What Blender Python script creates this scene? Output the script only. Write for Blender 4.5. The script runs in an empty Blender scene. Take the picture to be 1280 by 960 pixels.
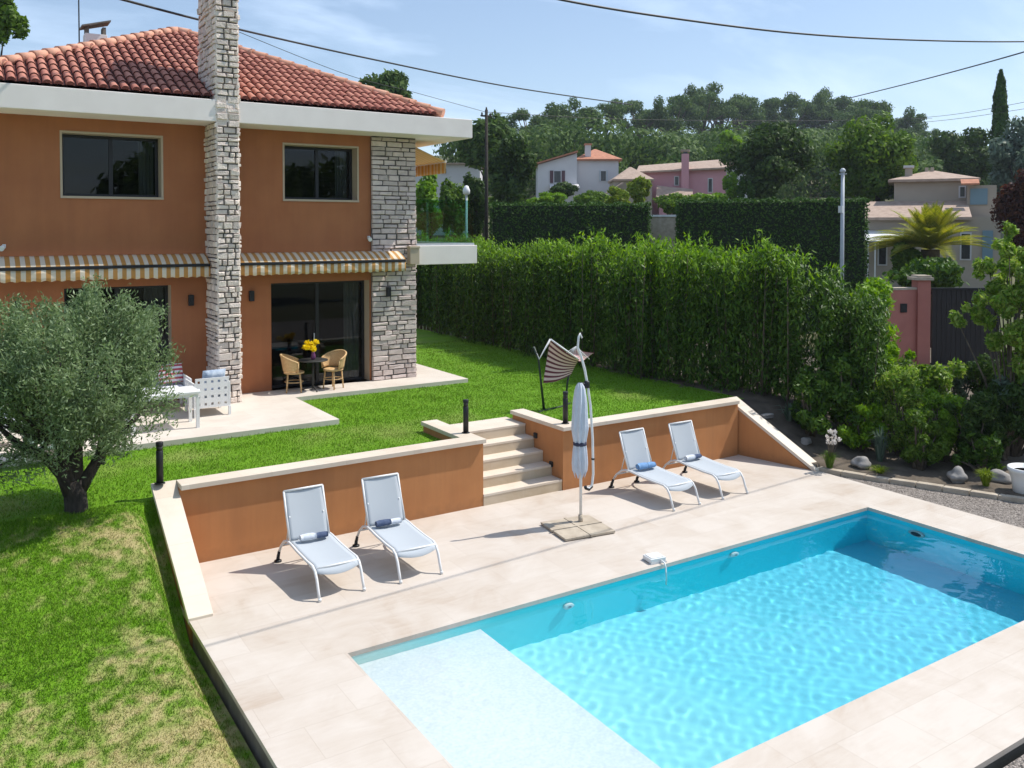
import bpy, math, random
import numpy as np
from mathutils import Vector, Matrix
R = math.radians
sc = bpy.context.scene
col = sc.collection
random.seed(7)
rng = np.random.default_rng(11)

# ------------------------------------------------------------------ camera frame
CF, CCY, CP, CYAW = 1083.85, 313.47, 0.0254602, 0.5723205
CAM = np.array([-3.73, -9.37, 4.9])
_cp, _sp = math.cos(CP), math.sin(CP)
FWD = np.array([math.sin(CYAW) * _cp, math.cos(CYAW) * _cp, -_sp])
RGT = np.array([math.cos(CYAW), -math.sin(CYAW), 0.0])
UPV = np.cross(RGT, FWD)

def at(px, py, d):
    """world point seen along a photo direction at forward distance d (metres)"""
    return CAM + d * (FWD + RGT * (px - 640) / CF - UPV * (py - CCY) / CF)

def atz(px, d, z):
    p = at(px, 300, d)
    return (p[0], p[1], z)

# ------------------------------------------------------------------ helpers
class MB:
    def __init__(s):
        s.v, s.f, s.m, s.s = [], [], [], []
    def add(s, vs, fs, m=0, smooth=False):
        o = len(s.v)
        s.v.extend([tuple(map(float, p)) for p in vs])
        for f in fs:
            s.f.append(tuple(i + o for i in f)); s.m.append(m); s.s.append(smooth)
        return s
    def box(s, a, b, m=0, M=None):
        x0, y0, z0 = a; x1, y1, z1 = b
        vs = [(x0,y0,z0),(x1,y0,z0),(x1,y1,z0),(x0,y1,z0),(x0,y0,z1),(x1,y0,z1),(x1,y1,z1),(x0,y1,z1)]
        if M is not None: vs = [M @ Vector(p) for p in vs]
        return s.add(vs, [(0,3,2,1),(4,5,6,7),(0,1,5,4),(1,2,6,5),(2,3,7,6),(3,0,4,7)], m)
    def hexa(s, vs, m=0):
        return s.add(vs, [(0,3,2,1),(4,5,6,7),(0,1,5,4),(1,2,6,5),(2,3,7,6),(3,0,4,7)], m)
    def prism(s, poly, z0, z1, m=0):
        n = len(poly)
        vs = [(p[0], p[1], z0) for p in poly] + [(p[0], p[1], z1) for p in poly]
        fs = [tuple(range(n))[::-1], tuple(range(n, 2 * n))] + [(i, (i+1) % n, n + (i+1) % n, n + i) for i in range(n)]
        return s.add(vs, fs, m)
    def tube(s, pts, r, n=8, m=0, cap=True, closed=False):
        pts = [Vector(p) for p in pts]
        k = len(pts)
        rs = r if isinstance(r, (list, tuple)) else [r] * k
        t0 = (pts[1] - pts[0]).normalized()
        ref = Vector((0, 0, 1)) if abs(t0.z) < .9 else Vector((1, 0, 0))
        u = t0.cross(ref).normalized()
        vs = []
        for i in range(k):
            if i == 0: t = pts[1] - pts[0]
            elif i == k - 1: t = pts[-1] - pts[-2]
            else: t = (pts[i+1] - pts[i]).normalized() + (pts[i] - pts[i-1]).normalized()
            t = t.normalized() if t.length > 1e-9 else t0
            u = (u - t * u.dot(t))
            u = u.normalized() if u.length > 1e-6 else t.orthogonal().normalized()
            w = t.cross(u)
            for j in range(n):
                a = 2 * math.pi * j / n
                vs.append(pts[i] + (u * math.cos(a) + w * math.sin(a)) * rs[i])
        fs = []
        for i in range(k - 1):
            for j in range(n):
                a = i * n + j; b = i * n + (j + 1) % n
                fs.append((a, b, b + n, a + n))
        s.add(vs, fs, m, True)
        if cap:
            o = len(s.v) - len(vs)
            s.f.append(tuple(o + j for j in range(n))[::-1]); s.m.append(m); s.s.append(False)
            o2 = o + (k - 1) * n
            s.f.append(tuple(o2 + j for j in range(n))); s.m.append(m); s.s.append(False)
        return s
    def lathe(s, prof, c=(0,0,0), n=24, m=0):
        vs = []
        for r, z in prof:
            for j in range(n):
                a = 2 * math.pi * j / n
                vs.append((c[0] + r * math.cos(a), c[1] + r * math.sin(a), c[2] + z))
        fs = []
        for i in range(len(prof) - 1):
            for j in range(n):
                a = i * n + j; b = i * n + (j + 1) % n
                fs.append((a, b, b + n, a + n))
        fs.append(tuple(range(n))[::-1]); fs.append(tuple((len(prof) - 1) * n + j for j in range(n)))
        return s.add(vs, fs, m, True)
    def grid(s, fn, nu, nv, m=0, smooth=True):
        vs = [fn(i / nu, j / nv) for j in range(nv + 1) for i in range(nu + 1)]
        fs = [(j*(nu+1)+i, j*(nu+1)+i+1, (j+1)*(nu+1)+i+1, (j+1)*(nu+1)+i) for j in range(nv) for i in range(nu)]
        return s.add(vs, fs, m, smooth)
    def build(s, name, mats, parent=None, bevel=0, local=False, seg=2, solid=0):
        me = bpy.data.meshes.new(name)
        vs = s.v
        if parent is not None and not local:
            L = parent.location; 
            pp = parent
            L = Vector((0,0,0))
            while pp is not None:
                L = L + pp.location; pp = pp.parent
            vs = [(p[0]-L.x, p[1]-L.y, p[2]-L.z) for p in vs]
        me.from_pydata(vs, [], s.f)
        if not isinstance(mats, (list, tuple)): mats = [mats]
        for m in mats: me.materials.append(m)
        me.polygons.foreach_set('material_index', s.m)
        me.polygons.foreach_set('use_smooth', s.s)
        me.update()
        o = bpy.data.objects.new(name, me); col.objects.link(o)
        if parent is not None: o.parent = parent
        if solid:
            md = o.modifiers.new('solid', 'SOLIDIFY'); md.thickness = solid; md.offset = 0
        if bevel:
            md = o.modifiers.new('bevel', 'BEVEL'); md.width = bevel; md.segments = seg; md.limit_method = 'ANGLE'; md.angle_limit = R(40)
        return o

def tag(o, label=None, cat=None, group=None, kind=None):
    if label: o['label'] = label
    if cat: o['category'] = cat
    if group: o['group'] = group
    if kind: o['kind'] = kind
    return o

def thing(name, label, cat, loc=(0,0,0), rz=0, group=None):
    o = bpy.data.objects.new(name, None); col.objects.link(o)
    o.empty_display_size = .2
    o.location = loc; o.rotation_euler = (0, 0, rz)
    return tag(o, label, cat, group)

def copy_tree(o, parent=None):
    c = o.copy(); col.objects.link(c)
    if parent is not None: c.parent = parent
    for ch in list(o.children): copy_tree(ch, c)
    return c

# ------------------------------------------------------------------ materials
MATS = {}
def nodes_of(name):
    m = bpy.data.materials.new(name); m.use_nodes = True
    nt = m.node_tree
    return m, nt, nt.nodes['Principled BSDF'], nt.nodes['Material Output']

def pm(name, c1, c2=None, scale=3.0, rough=.7, bump=0, bscale=60, metal=0, island=False, spec=.4, detail=5, stretch=(1,1,1)):
    """principled material, colour varies between c1 and c2 by noise (or per island), fine bump"""
    m, nt, b, out = nodes_of(name)
    b.inputs['Roughness'].default_value = rough
    b.inputs['Metallic'].default_value = metal
    b.inputs['Specular IOR Level'].default_value = spec
    b.inputs['Base Color'].default_value = (*c1, 1)
    tc = nt.nodes.new('ShaderNodeTexCoord')
    mp = nt.nodes.new('ShaderNodeMapping'); mp.inputs['Scale'].default_value = stretch
    nt.links.new(tc.outputs['Object'], mp.inputs['Vector'])
    if c2 is not None:
        mix = nt.nodes.new('ShaderNodeMix'); mix.data_type = 'RGBA'
        mix.inputs['A'].default_value = (*c1, 1); mix.inputs['B'].default_value = (*c2, 1)
        nz = nt.nodes.new('ShaderNodeTexNoise'); nz.inputs['Scale'].default_value = scale; nz.inputs['Detail'].default_value = detail
        nt.links.new(mp.outputs[0], nz.inputs['Vector'])
        rp = nt.nodes.new('ShaderNodeMapRange'); rp.inputs['From Min'].default_value = .3; rp.inputs['From Max'].default_value = .7
        nt.links.new(nz.outputs['Fac'], rp.inputs['Value'])
        if island:
            g = nt.nodes.new('ShaderNodeNewGeometry')
            ad = nt.nodes.new('ShaderNodeMath'); ad.operation = 'MULTIPLY_ADD'; ad.inputs[1].default_value = .35
            sb = nt.nodes.new('ShaderNodeMath'); sb.operation = 'MULTIPLY'; sb.inputs[1].default_value = .65
            nt.links.new(g.outputs['Random Per Island'], sb.inputs[0])
            nt.links.new(rp.outputs[0], ad.inputs[0]); nt.links.new(sb.outputs[0], ad.inputs[2])
            nt.links.new(ad.outputs[0], mix.inputs['Factor'])
        else:
            nt.links.new(rp.outputs[0], mix.inputs['Factor'])
        nt.links.new(mix.outputs['Result'], b.inputs['Base Color'])
    if bump:
        n2 = nt.nodes.new('ShaderNodeTexNoise'); n2.inputs['Scale'].default_value = bscale; n2.inputs['Detail'].default_value = 6
        nt.links.new(mp.outputs[0], n2.inputs['Vector'])
        bp = nt.nodes.new('ShaderNodeBump'); bp.inputs['Strength'].default_value = bump; bp.inputs['Distance'].default_value = .02
        nt.links.new(n2.outputs['Fac'], bp.inputs['Height']); nt.links.new(bp.outputs[0], b.inputs['Normal'])
    MATS[name] = m
    return m

def leafmat(name, cols, trans=.3, rough=.55, spec=.18):
    trans = trans + .08; spec = min(spec, .22)
    m, nt, b, out = nodes_of(name)
    g = nt.nodes.new('ShaderNodeNewGeometry')
    r = nt.nodes.new('ShaderNodeValToRGB')
    el = r.color_ramp.elements
    n = len(cols)
    el[0].position = 0; el[0].color = (*cols[0], 1); el[1].position = 1; el[1].color = (*cols[-1], 1)
    for i in range(1, n - 1):
        e = el.new(i / (n - 1)); e.color = (*cols[i], 1)
    nt.links.new(g.outputs['Random Per Island'], r.inputs[0])
    b.inputs['Roughness'].default_value = rough; b.inputs['Specular IOR Level'].default_value = spec
    nt.links.new(r.outputs[0], b.inputs['Base Color'])
    t = nt.nodes.new('ShaderNodeBsdfTranslucent')
    hs = nt.nodes.new('ShaderNodeHueSaturation'); hs.inputs['Value'].default_value = 1.25; hs.inputs['Saturation'].default_value = 1.1
    nt.links.new(r.outputs[0], hs.inputs['Color']); nt.links.new(hs.outputs[0], t.inputs['Color'])
    mx = nt.nodes.new('ShaderNodeMixShader'); mx.inputs[0].default_value = trans
    nt.links.new(b.outputs[0], mx.inputs[1]); nt.links.new(t.outputs[0], mx.inputs[2])
    nt.links.new(mx.outputs[0], out.inputs[0])
    return m

def glassmat(name, tint, ior=1.5, rough=.0):
    m, nt, b, out = nodes_of(name)
    nt.nodes.remove(b)
    tr = nt.nodes.new('ShaderNodeBsdfTransparent'); tr.inputs[0].default_value = (*tint, 1)
    gl = nt.nodes.new('ShaderNodeBsdfGlossy'); gl.inputs['Roughness'].default_value = rough
    # Schlick reflectance of a thin pane, the same from either side
    gm = nt.nodes.new('ShaderNodeNewGeometry'); dp = nt.nodes.new('ShaderNodeVectorMath'); dp.operation = 'DOT_PRODUCT'
    nt.links.new(gm.outputs['Normal'], dp.inputs[0]); nt.links.new(gm.outputs['Incoming'], dp.inputs[1])
    ab = nt.nodes.new('ShaderNodeMath'); ab.operation = 'ABSOLUTE'; nt.links.new(dp.outputs['Value'], ab.inputs[0])
    om = nt.nodes.new('ShaderNodeMath'); om.operation = 'SUBTRACT'; om.inputs[0].default_value = 1; nt.links.new(ab.outputs[0], om.inputs[1])
    pw = nt.nodes.new('ShaderNodeMath'); pw.operation = 'POWER'; pw.inputs[1].default_value = 5; nt.links.new(om.outputs[0], pw.inputs[0])
    f0 = ((ior - 1) / (ior + 1)) ** 2
    fr = nt.nodes.new('ShaderNodeMath'); fr.operation = 'MULTIPLY_ADD'; fr.inputs[1].default_value = 1 - f0; fr.inputs[2].default_value = f0; nt.links.new(pw.outputs[0], fr.inputs[0])
    mx = nt.nodes.new('ShaderNodeMixShader')
    nt.links.new(fr.outputs[0], mx.inputs[0]); nt.links.new(tr.outputs[0], mx.inputs[1]); nt.links.new(gl.outputs[0], mx.inputs[2])
    nt.links.new(mx.outputs[0], out.inputs[0])
    return m

def stripemat(name, c1, c2, axis, width, frac=.5, rough=.8):
    """woven fabric with stripes along one object axis"""
    m, nt, b, out = nodes_of(name)
    tc = nt.nodes.new('ShaderNodeTexCoord'); sx = nt.nodes.new('ShaderNodeSeparateXYZ')
    nt.links.new(tc.outputs['Object'], sx.inputs[0])
    dv = nt.nodes.new('ShaderNodeMath'); dv.operation = 'DIVIDE'; dv.inputs[1].default_value = width
    fr = nt.nodes.new('ShaderNodeMath'); fr.operation = 'FRACT'
    lt = nt.nodes.new('ShaderNodeMath'); lt.operation = 'LESS_THAN'; lt.inputs[1].default_value = frac
    nt.links.new(sx.outputs[axis], dv.inputs[0]); nt.links.new(dv.outputs[0], fr.inputs[0]); nt.links.new(fr.outputs[0], lt.inputs[0])
    mix = nt.nodes.new('ShaderNodeMix'); mix.data_type = 'RGBA'
    mix.inputs['A'].default_value = (*c1, 1); mix.inputs['B'].default_value = (*c2, 1)
    nt.links.new(lt.outputs[0], mix.inputs['Factor']); nt.links.new(mix.outputs['Result'], b.inputs['Base Color'])
    b.inputs['Roughness'].default_value = rough
    return m

def travertine(name, tw=.9, th=.6, base=((.515,.445,.378),(.575,.515,.455),(.44,.35,.275)), joint=.5):
    m, nt, b, out = nodes_of(name)
    tc = nt.nodes.new('ShaderNodeTexCoord')
    br = nt.nodes.new('ShaderNodeTexBrick')
    br.offset = .37; br.squash = 1.0
    br.inputs['Scale'].default_value = 1; br.inputs['Brick Width'].default_value = tw; br.inputs['Row Height'].default_value = th
    br.inputs['Mortar Size'].default_value = .003; br.inputs['Mortar Smooth'].default_value = .4
    br.inputs['Color1'].default_value = (0, 0, 0, 1); br.inputs['Color2'].default_value = (1, 1, 1, 1); br.inputs['Mortar'].default_value = (.5, .5, .5, 1)
    nt.links.new(tc.outputs['Object'], br.inputs['Vector'])
    # big soft mottling + tile to tile tone + stretched veins
    n1 = nt.nodes.new('ShaderNodeTexNoise'); n1.inputs['Scale'].default_value = 1.1; n1.inputs['Detail'].default_value = 8; n1.inputs['Distortion'].default_value = 1.0; n1.inputs['Roughness'].default_value = .6
    nt.links.new(tc.outputs['Object'], n1.inputs['Vector'])
    mp = nt.nodes.new('ShaderNodeMapping'); mp.inputs['Scale'].default_value = (2.2, 14, 6)
    nt.links.new(tc.outputs['Object'], mp.inputs['Vector'])
    n2 = nt.nodes.new('ShaderNodeTexNoise'); n2.inputs['Scale'].default_value = 1.0; n2.inputs['Detail'].default_value = 8; n2.inputs['Distortion'].default_value = 1.2
    nt.links.new(mp.outputs[0], n2.inputs['Vector'])
    a1 = nt.nodes.new('ShaderNodeMath'); a1.operation = 'MULTIPLY_ADD'; a1.inputs[1].default_value = .32
    nt.links.new(br.outputs['Color'], a1.inputs[0]); 
    a0 = nt.nodes.new('ShaderNodeMath'); a0.operation = 'MULTIPLY_ADD'; a0.inputs[1].default_value = 1.6; a0.inputs[2].default_value = -.52
    nt.links.new(n1.outputs['Fac'], a0.inputs[0]); nt.links.new(a0.outputs[0], a1.inputs[2])
    a2 = nt.nodes.new('ShaderNodeMath'); a2.operation = 'MULTIPLY_ADD'; a2.inputs[1].default_value = .5
    nt.links.new(n2.outputs['Fac'], a2.inputs[0]); nt.links.new(a1.outputs[0], a2.inputs[2])
    rp = nt.nodes.new('ShaderNodeValToRGB'); e = rp.color_ramp.elements
    e[0].position = .15; e[0].color = (*base[2], 1); e[1].position = .95; e[1].color = (*base[1], 1)
    x = e.new(.5); x.color = (*base[0], 1)
    nt.links.new(a2.outputs[0], rp.inputs[0])
    mx = nt.nodes.new('ShaderNodeMix'); mx.data_type = 'RGBA'
    nt.links.new(rp.outputs[0], mx.inputs['A']); mx.inputs['B'].default_value = (.36, .29, .23, 1)
    ml = nt.nodes.new('ShaderNodeMath'); ml.operation = 'MULTIPLY'; ml.inputs[1].default_value = joint
    nt.links.new(br.outputs['Fac'], ml.inputs[0]); nt.links.new(ml.outputs[0], mx.inputs['Factor'])
    nt.links.new(mx.outputs['Result'], b.inputs['Base Color'])
    b.inputs['Roughness'].default_value = .6; b.inputs['Specular IOR Level'].default_value = .35
    bp = nt.nodes.new('ShaderNodeBump'); bp.inputs['Strength'].default_value = .25; bp.inputs['Distance'].default_value = .004
    sb = nt.nodes.new('ShaderNodeMath'); sb.operation = 'SUBTRACT'
    nt.links.new(n2.outputs['Fac'], sb.inputs[0]); nt.links.new(br.outputs['Fac'], sb.inputs[1])
    nt.links.new(sb.outputs[0], bp.inputs['Height']); nt.links.new(bp.outputs[0], b.inputs['Normal'])
    return m

m_trav = travertine('travertine')
m_coping = travertine('travertine_coping', 1.2, .8, ((.62,.53,.43),(.68,.60,.50),(.56,.46,.36)), .4)
m_step = travertine('travertine_riser', .9, .3, ((.50,.40,.28),(.58,.48,.36),(.42,.33,.22)), .3)
def wallmat(name, c1, c2, z0, amt=.30):
    m = pm(name, c1, c2, 1.6, .88, .45, 150)
    nt = m.node_tree; b = nt.nodes['Principled BSDF']; src = b.inputs['Base Color'].links[0].from_socket
    tc = nt.nodes.new('ShaderNodeTexCoord')
    ge = nt.nodes.new('ShaderNodeNewGeometry')
    mp = nt.nodes.new('ShaderNodeMapping'); mp.inputs['Scale'].default_value = (5, 5, .35); nt.links.new(ge.outputs['Position'], mp.inputs['Vector'])
    n = nt.nodes.new('ShaderNodeTexNoise'); n.inputs['Scale'].default_value = 1; n.inputs['Detail'].default_value = 9; n.inputs['Roughness'].default_value = .65; nt.links.new(mp.outputs[0], n.inputs['Vector'])
    r1 = nt.nodes.new('ShaderNodeMapRange'); r1.inputs['From Min'].default_value = .42; r1.inputs['From Max'].default_value = .75; r1.inputs['To Max'].default_value = amt; nt.links.new(n.outputs['Fac'], r1.inputs['Value'])
    # splashed soil: ragged band just above the ground
    sx = nt.nodes.new('ShaderNodeSeparateXYZ'); nt.links.new(ge.outputs['Position'], sx.inputs[0])
    n2 = nt.nodes.new('ShaderNodeTexNoise'); n2.inputs['Scale'].default_value = 9; n2.inputs['Detail'].default_value = 8; nt.links.new(ge.outputs['Position'], n2.inputs['Vector'])
    ad = nt.nodes.new('ShaderNodeMath'); ad.operation = 'MULTIPLY_ADD'; ad.inputs[1].default_value = -.34; nt.links.new(n2.outputs['Fac'], ad.inputs[0]); nt.links.new(sx.outputs[2], ad.inputs[2])
    r2 = nt.nodes.new('ShaderNodeMapRange'); r2.inputs['From Min'].default_value = z0 - .16; r2.inputs['From Max'].default_value = z0 + .02; r2.inputs['To Min'].default_value = .38; r2.inputs['To Max'].default_value = 0; nt.links.new(ad.outputs[0], r2.inputs['Value'])
    mxx = nt.nodes.new('ShaderNodeMath'); mxx.operation = 'ADD'; mxx.use_clamp = True; nt.links.new(r1.outputs[0], mxx.inputs[0]); nt.links.new(r2.outputs[0], mxx.inputs[1])
    mix = nt.nodes.new('ShaderNodeMix'); mix.data_type = 'RGBA'; nt.links.new(src, mix.inputs['A']); mix.inputs['B'].default_value = (c2[0] * .62, c2[1] * .66, c2[2] * .8, 1)
    nt.links.new(mxx.outputs[0], mix.inputs['Factor']); nt.links.new(mix.outputs['Result'], b.inputs['Base Color'])
    return m
m_render = wallmat('terracotta_render', (.51,.225,.084), (.45,.190,.070), .0)
m_render_h = wallmat('terracotta_house_render', (.44,.168,.070), (.385,.140,.058), 1.1, .24)
m_fascia = pm('cream_painted_fascia', (.86,.79,.74), (.80,.73,.68), 2.0, .7, .1, 90)
m_beige = pm('beige_reveal', (.50,.40,.29), (.46,.37,.27), 2, .7)
m_conc = pm('grey_concrete', (.24,.215,.185), (.14,.125,.105), 4, .9, .4, 60)
m_stone = pm('stacked_limestone', (.92,.79,.68), (.56,.47,.42), 9, .9, 1.0, 30, island=True)
m_stone2 = pm('stacked_limestone_grey', (.82,.68,.62), (.46,.38,.35), 9, .9, .9, 45, island=True)
m_mortar = pm('dark_mortar', (.12,.105,.095), (.07,.065,.06), 12, .95)
m_tile = pm('clay_roof_tile', (.52,.225,.155), (.33,.112,.078), 7, .8, .4, 60, island=True)
m_tilepan = pm('clay_roof_pan', (.12,.035,.025), (.08,.022,.018), 5, .85)
m_ridge = pm('clay_ridge_tile', (.68,.38,.27), (.52,.25,.16), 6, .8, .4, 60, island=True)
m_black = pm('black_powder_coat', (.012,.012,.014), rough=.45)
m_frame = pm('anthracite_window_frame', (.018,.018,.02), rough=.4)
m_glass = glassmat('window_glass', (.50,.53,.54), 1.42)
m_bglass = glassmat('balustrade_glass', (.70,.86,.83), 1.45)
m_room = pm('dim_room', (.035,.032,.03), (.022,.02,.018), 1.5, .9)
m_curtain = pm('pale_curtain', (.55,.52,.46), rough=.9)
m_white = pm('white_paint', (.78,.78,.77), (.70,.70,.69), 5, .45)
m_alu = pm('pale_painted_aluminium', (.74,.74,.73), (.66,.66,.66), 6, .4)
m_sling = pm('grey_white_sling', (.44,.475,.51), (.40,.435,.47), 300, .8)
m_canvas = pm('grey_blue_canvas', (.62,.65,.72), (.52,.55,.62), 6, .85, .3, 30)
m_rattan = pm('honey_rattan', (.74,.50,.25), (.52,.32,.14), 40, .6, .6, 120)
m_darkmetal = pm('dark_metal', (.03,.03,.028), rough=.5)
m_gmetal = pm('dark_green_metal', (.02,.035,.025), rough=.5)
m_grey = pm('grey_galvanised', (.50,.53,.56), (.42,.45,.48), 5, .5)
m_bark = pm('dark_bark', (.060,.048,.040), (.022,.018,.016), 8, .95, 1.0, 25, stretch=(3,3,1))
m_bark2 = pm('pale_stem_bark', (.16,.125,.09), (.08,.062,.045), 8, .9, .6, 30)
m_soil = pm('dry_soil', (.15,.12,.09), (.075,.058,.042), 2.5, .95, 1.0, 14, detail=8)
m_rock = pm('pale_rock', (.34,.32,.30), (.19,.18,.17), 4, .9, .8, 10)
m_block = pm('pale_kerb_stone', (.50,.43,.34), (.36,.30,.23), 5, .9, .6, 30)
m_cush = pm('white_cushion', (.70,.72,.78), (.62,.64,.72), 5, .85)
m_navy = pm('navy_cushion', (.035,.04,.075), rough=.85)
m_towel_b = pm('blue_towel', (.20,.36,.60), (.14,.28,.52), 30, .95, .5, 200)
m_towel_n = pm('navy_grey_towel', (.05,.075,.15), (.09,.12,.2), 30, .95, .5, 200)
m_towel_w = pm('white_towel', (.66,.69,.74), (.56,.60,.68), 30, .95, .5, 200)
m_yellow = leafmat('yellow_petals', [(.85,.62,.01),(.9,.75,.02),(.8,.6,.0)], .3)

# ------------------------------------------------------------------ world, sun, camera
SUN_EL = R(55.7); SUN_T = .22
sd = Vector((math.cos(SUN_EL), -math.cos(SUN_EL) * SUN_T, math.sin(SUN_EL))).normalized()
w = bpy.data.worlds.new("World"); sc.world = w; w.use_nodes = True
nt = w.node_tree
bg = nt.nodes['Background']
sky = nt.nodes.new('ShaderNodeTexSky'); sky.sky_type = 'NISHITA'; sky.sun_disc = False
sky.sun_elevation = math.asin(sd.z); sky.sun_rotation = math.atan2(sd.x, sd.y)
sky.air_density = 1.0; sky.dust_density = .6; sky.ozone_density = 1.5; sky.altitude = 50
tc = nt.nodes.new('ShaderNodeTexCoord')
sep = nt.nodes.new('ShaderNodeSeparateXYZ'); nt.links.new(tc.outputs['Generated'], sep.inputs[0])
zz = nt.nodes.new('ShaderNodeMath'); zz.operation = 'ADD'; zz.inputs[1].default_value = .22; nt.links.new(sep.outputs['Z'], zz.inputs[0])
zm = nt.nodes.new('ShaderNodeMath'); zm.operation = 'MAXIMUM'; zm.inputs[1].default_value = .05; nt.links.new(zz.outputs[0], zm.inputs[0])
dv = nt.nodes.new('ShaderNodeVectorMath'); dv.operation = 'DIVIDE'
cb = nt.nodes.new('ShaderNodeCombineXYZ')
for i in range(3): nt.links.new(zm.outputs[0], cb.inputs[i])
nt.links.new(tc.outputs['Generated'], dv.inputs[0]); nt.links.new(cb.outputs[0], dv.inputs[1])
mpw = nt.nodes.new('ShaderNodeMapping'); mpw.inputs['Rotation'].default_value = (0, 0, R(35)); mpw.inputs['Scale'].default_value = (1.1, 2.4, 1); mpw.inputs['Location'].default_value = (.35, .1, 0)
nt.links.new(dv.outputs[0], mpw.inputs['Vector'])
cn = nt.nodes.new('ShaderNodeTexNoise'); cn.inputs['Scale'].default_value = 1.0; cn.inputs['Detail'].default_value = 7; cn.inputs['Roughness'].default_value = .55; cn.inputs['Distortion'].default_value = .35
nt.links.new(mpw.outputs[0], cn.inputs['Vector'])
cr = nt.nodes.new('ShaderNodeMapRange'); cr.inputs['From Min'].default_value = .46; cr.inputs['From Max'].default_value = .68; cr.inputs['To Min'].default_value = .16; cr.inputs['To Max'].default_value = .85
nt.links.new(cn.outputs['Fac'], cr.inputs['Value'])
cm = nt.nodes.new('ShaderNodeMix'); cm.data_type = 'RGBA'
nt.links.new(cr.outputs[0], cm.inputs['Factor']); nt.links.new(sky.outputs[0], cm.inputs['A']); cm.inputs['B'].default_value = (5.4, 6.8, 8.8, 1)
nt.links.new(cm.outputs['Result'], bg.inputs['Color'])
bg.inputs['Strength'].default_value = .132

sl = bpy.data.lights.new('sun', 'SUN'); sl.energy = 4.6; sl.angle = R(.5); sl.color = (1, .955, .88)
so = bpy.data.objects.new('sun', sl); col.objects.link(so)
so.rotation_euler = sd.to_track_quat('Z', 'Y').to_euler(); so.location = (20, 0, 40)
sl.cycles.is_caustics_light = True

cd = bpy.data.cameras.new('camera'); co = bpy.data.objects.new('camera', cd); col.objects.link(co); sc.camera = co
cd.sensor_width = 36; cd.sensor_fit = 'HORIZONTAL'; cd.lens = CF / 1280 * 36; cd.shift_y = -(480 - CCY) / 1280
cd.clip_start = .1; cd.clip_end = 4000
co.location = CAM
co.rotation_euler = Vector(FWD).to_track_quat('-Z', 'Y').to_euler()

sc.view_settings.view_transform = 'Standard'; sc.view_settings.look = 'None'; sc.view_settings.gamma = 1
sc.view_settings.exposure = .16
sc.cycles.use_denoising = True
sc.cycles.max_bounces = 10; sc.cycles.transparent_max_bounces = 16
sc.cycles.sample_clamp_indirect = 6

# ------------------------------------------------------------------ vegetation makers
def np_mesh(name, V, k, mat, parent=None, tint=None):
    """V: (n*k,3) vertices, consecutive k form a face"""
    n = len(V) // k
    me = bpy.data.meshes.new(name)
    me.vertices.add(n * k); me.vertices.foreach_set('co', np.ascontiguousarray(V, dtype=np.float32).ravel())
    me.loops.add(n * k); me.loops.foreach_set('vertex_index', np.arange(n * k, dtype=np.int32))
    me.polygons.add(n); me.polygons.foreach_set('loop_start', np.arange(0, n * k, k, dtype=np.int32))
    try: me.polygons.foreach_set('loop_total', np.full(n, k, dtype=np.int32))
    except Exception: pass
    me.materials.append(mat)
    if tint is not None:
        a = me.color_attributes.new('tint', 'FLOAT_COLOR', 'POINT')
        c = np.ones((n * k, 4), dtype=np.float32); c[:, 0] = np.repeat(tint, k)
        a.data.foreach_set('color', c.ravel())
    me.update(calc_edges=True)
    o = bpy.data.objects.new(name, me); col.objects.link(o)
    if parent is not None: o.parent = parent
    return o

def unit(a): return a / np.maximum(np.linalg.norm(a, axis=1, keepdims=True), 1e-9)

def leaves(P, D, length, width, g, jit=1.0, along=None, alongw=.0):
    """rhombus leaves at P with facing D (outward) and long axis random or near 'along'"""
    n = len(P)
    nrm = unit(D + g.normal(size=(n, 3)) * jit)
    u = g.normal(size=(n, 3))
    if along is not None: u = u * (1 - alongw) + np.asarray(along) * alongw * 1.6
    u = u - nrm * np.sum(u * nrm, axis=1, keepdims=True); u = unit(u)
    v = np.cross(nrm, u)
    s = (g.uniform(.65, 1.3, size=(n, 1)))
    L = length * s; W = width * s
    a = P - u * L * .5; c = P + u * L * .5
    mid = P - u * L * .08
    return np.stack([a, mid - v * W * .5 , c, mid + v * W * .5], axis=1).reshape(-1, 3)

def blob_points(blobs, n, g, shell=.55):
    B = np.array(blobs)
    a = (B[:, 3] * B[:, 4] + B[:, 4] * B[:, 5] + B[:, 3] * B[:, 5]); a = a / a.sum()
    idx = g.choice(len(B), size=n, p=a)
    d = unit(g.normal(size=(n, 3)))
    r = shell + (1 - shell) * g.uniform(0, 1, size=(n, 1)) ** .7
    r *= g.uniform(.88, 1.12, size=(n, 1))
    return B[idx, :3] + d * r * B[idx, 3:], d

def crown_blobs(c, rx, ry, rz, k, g, sub=.42, flat=1.0):
    out = []
    for i in range(k):
        d = g.normal(size=3); d /= np.linalg.norm(d)
        q = g.uniform(.35, .8)
        s = sub * g.uniform(.6, 1.2)
        out.append((c[0] + d[0] * rx * q, c[1] + d[1] * ry * q, c[2] + d[2] * rz * q, rx * s, ry * s, rz * s * flat))
    return out

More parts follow.
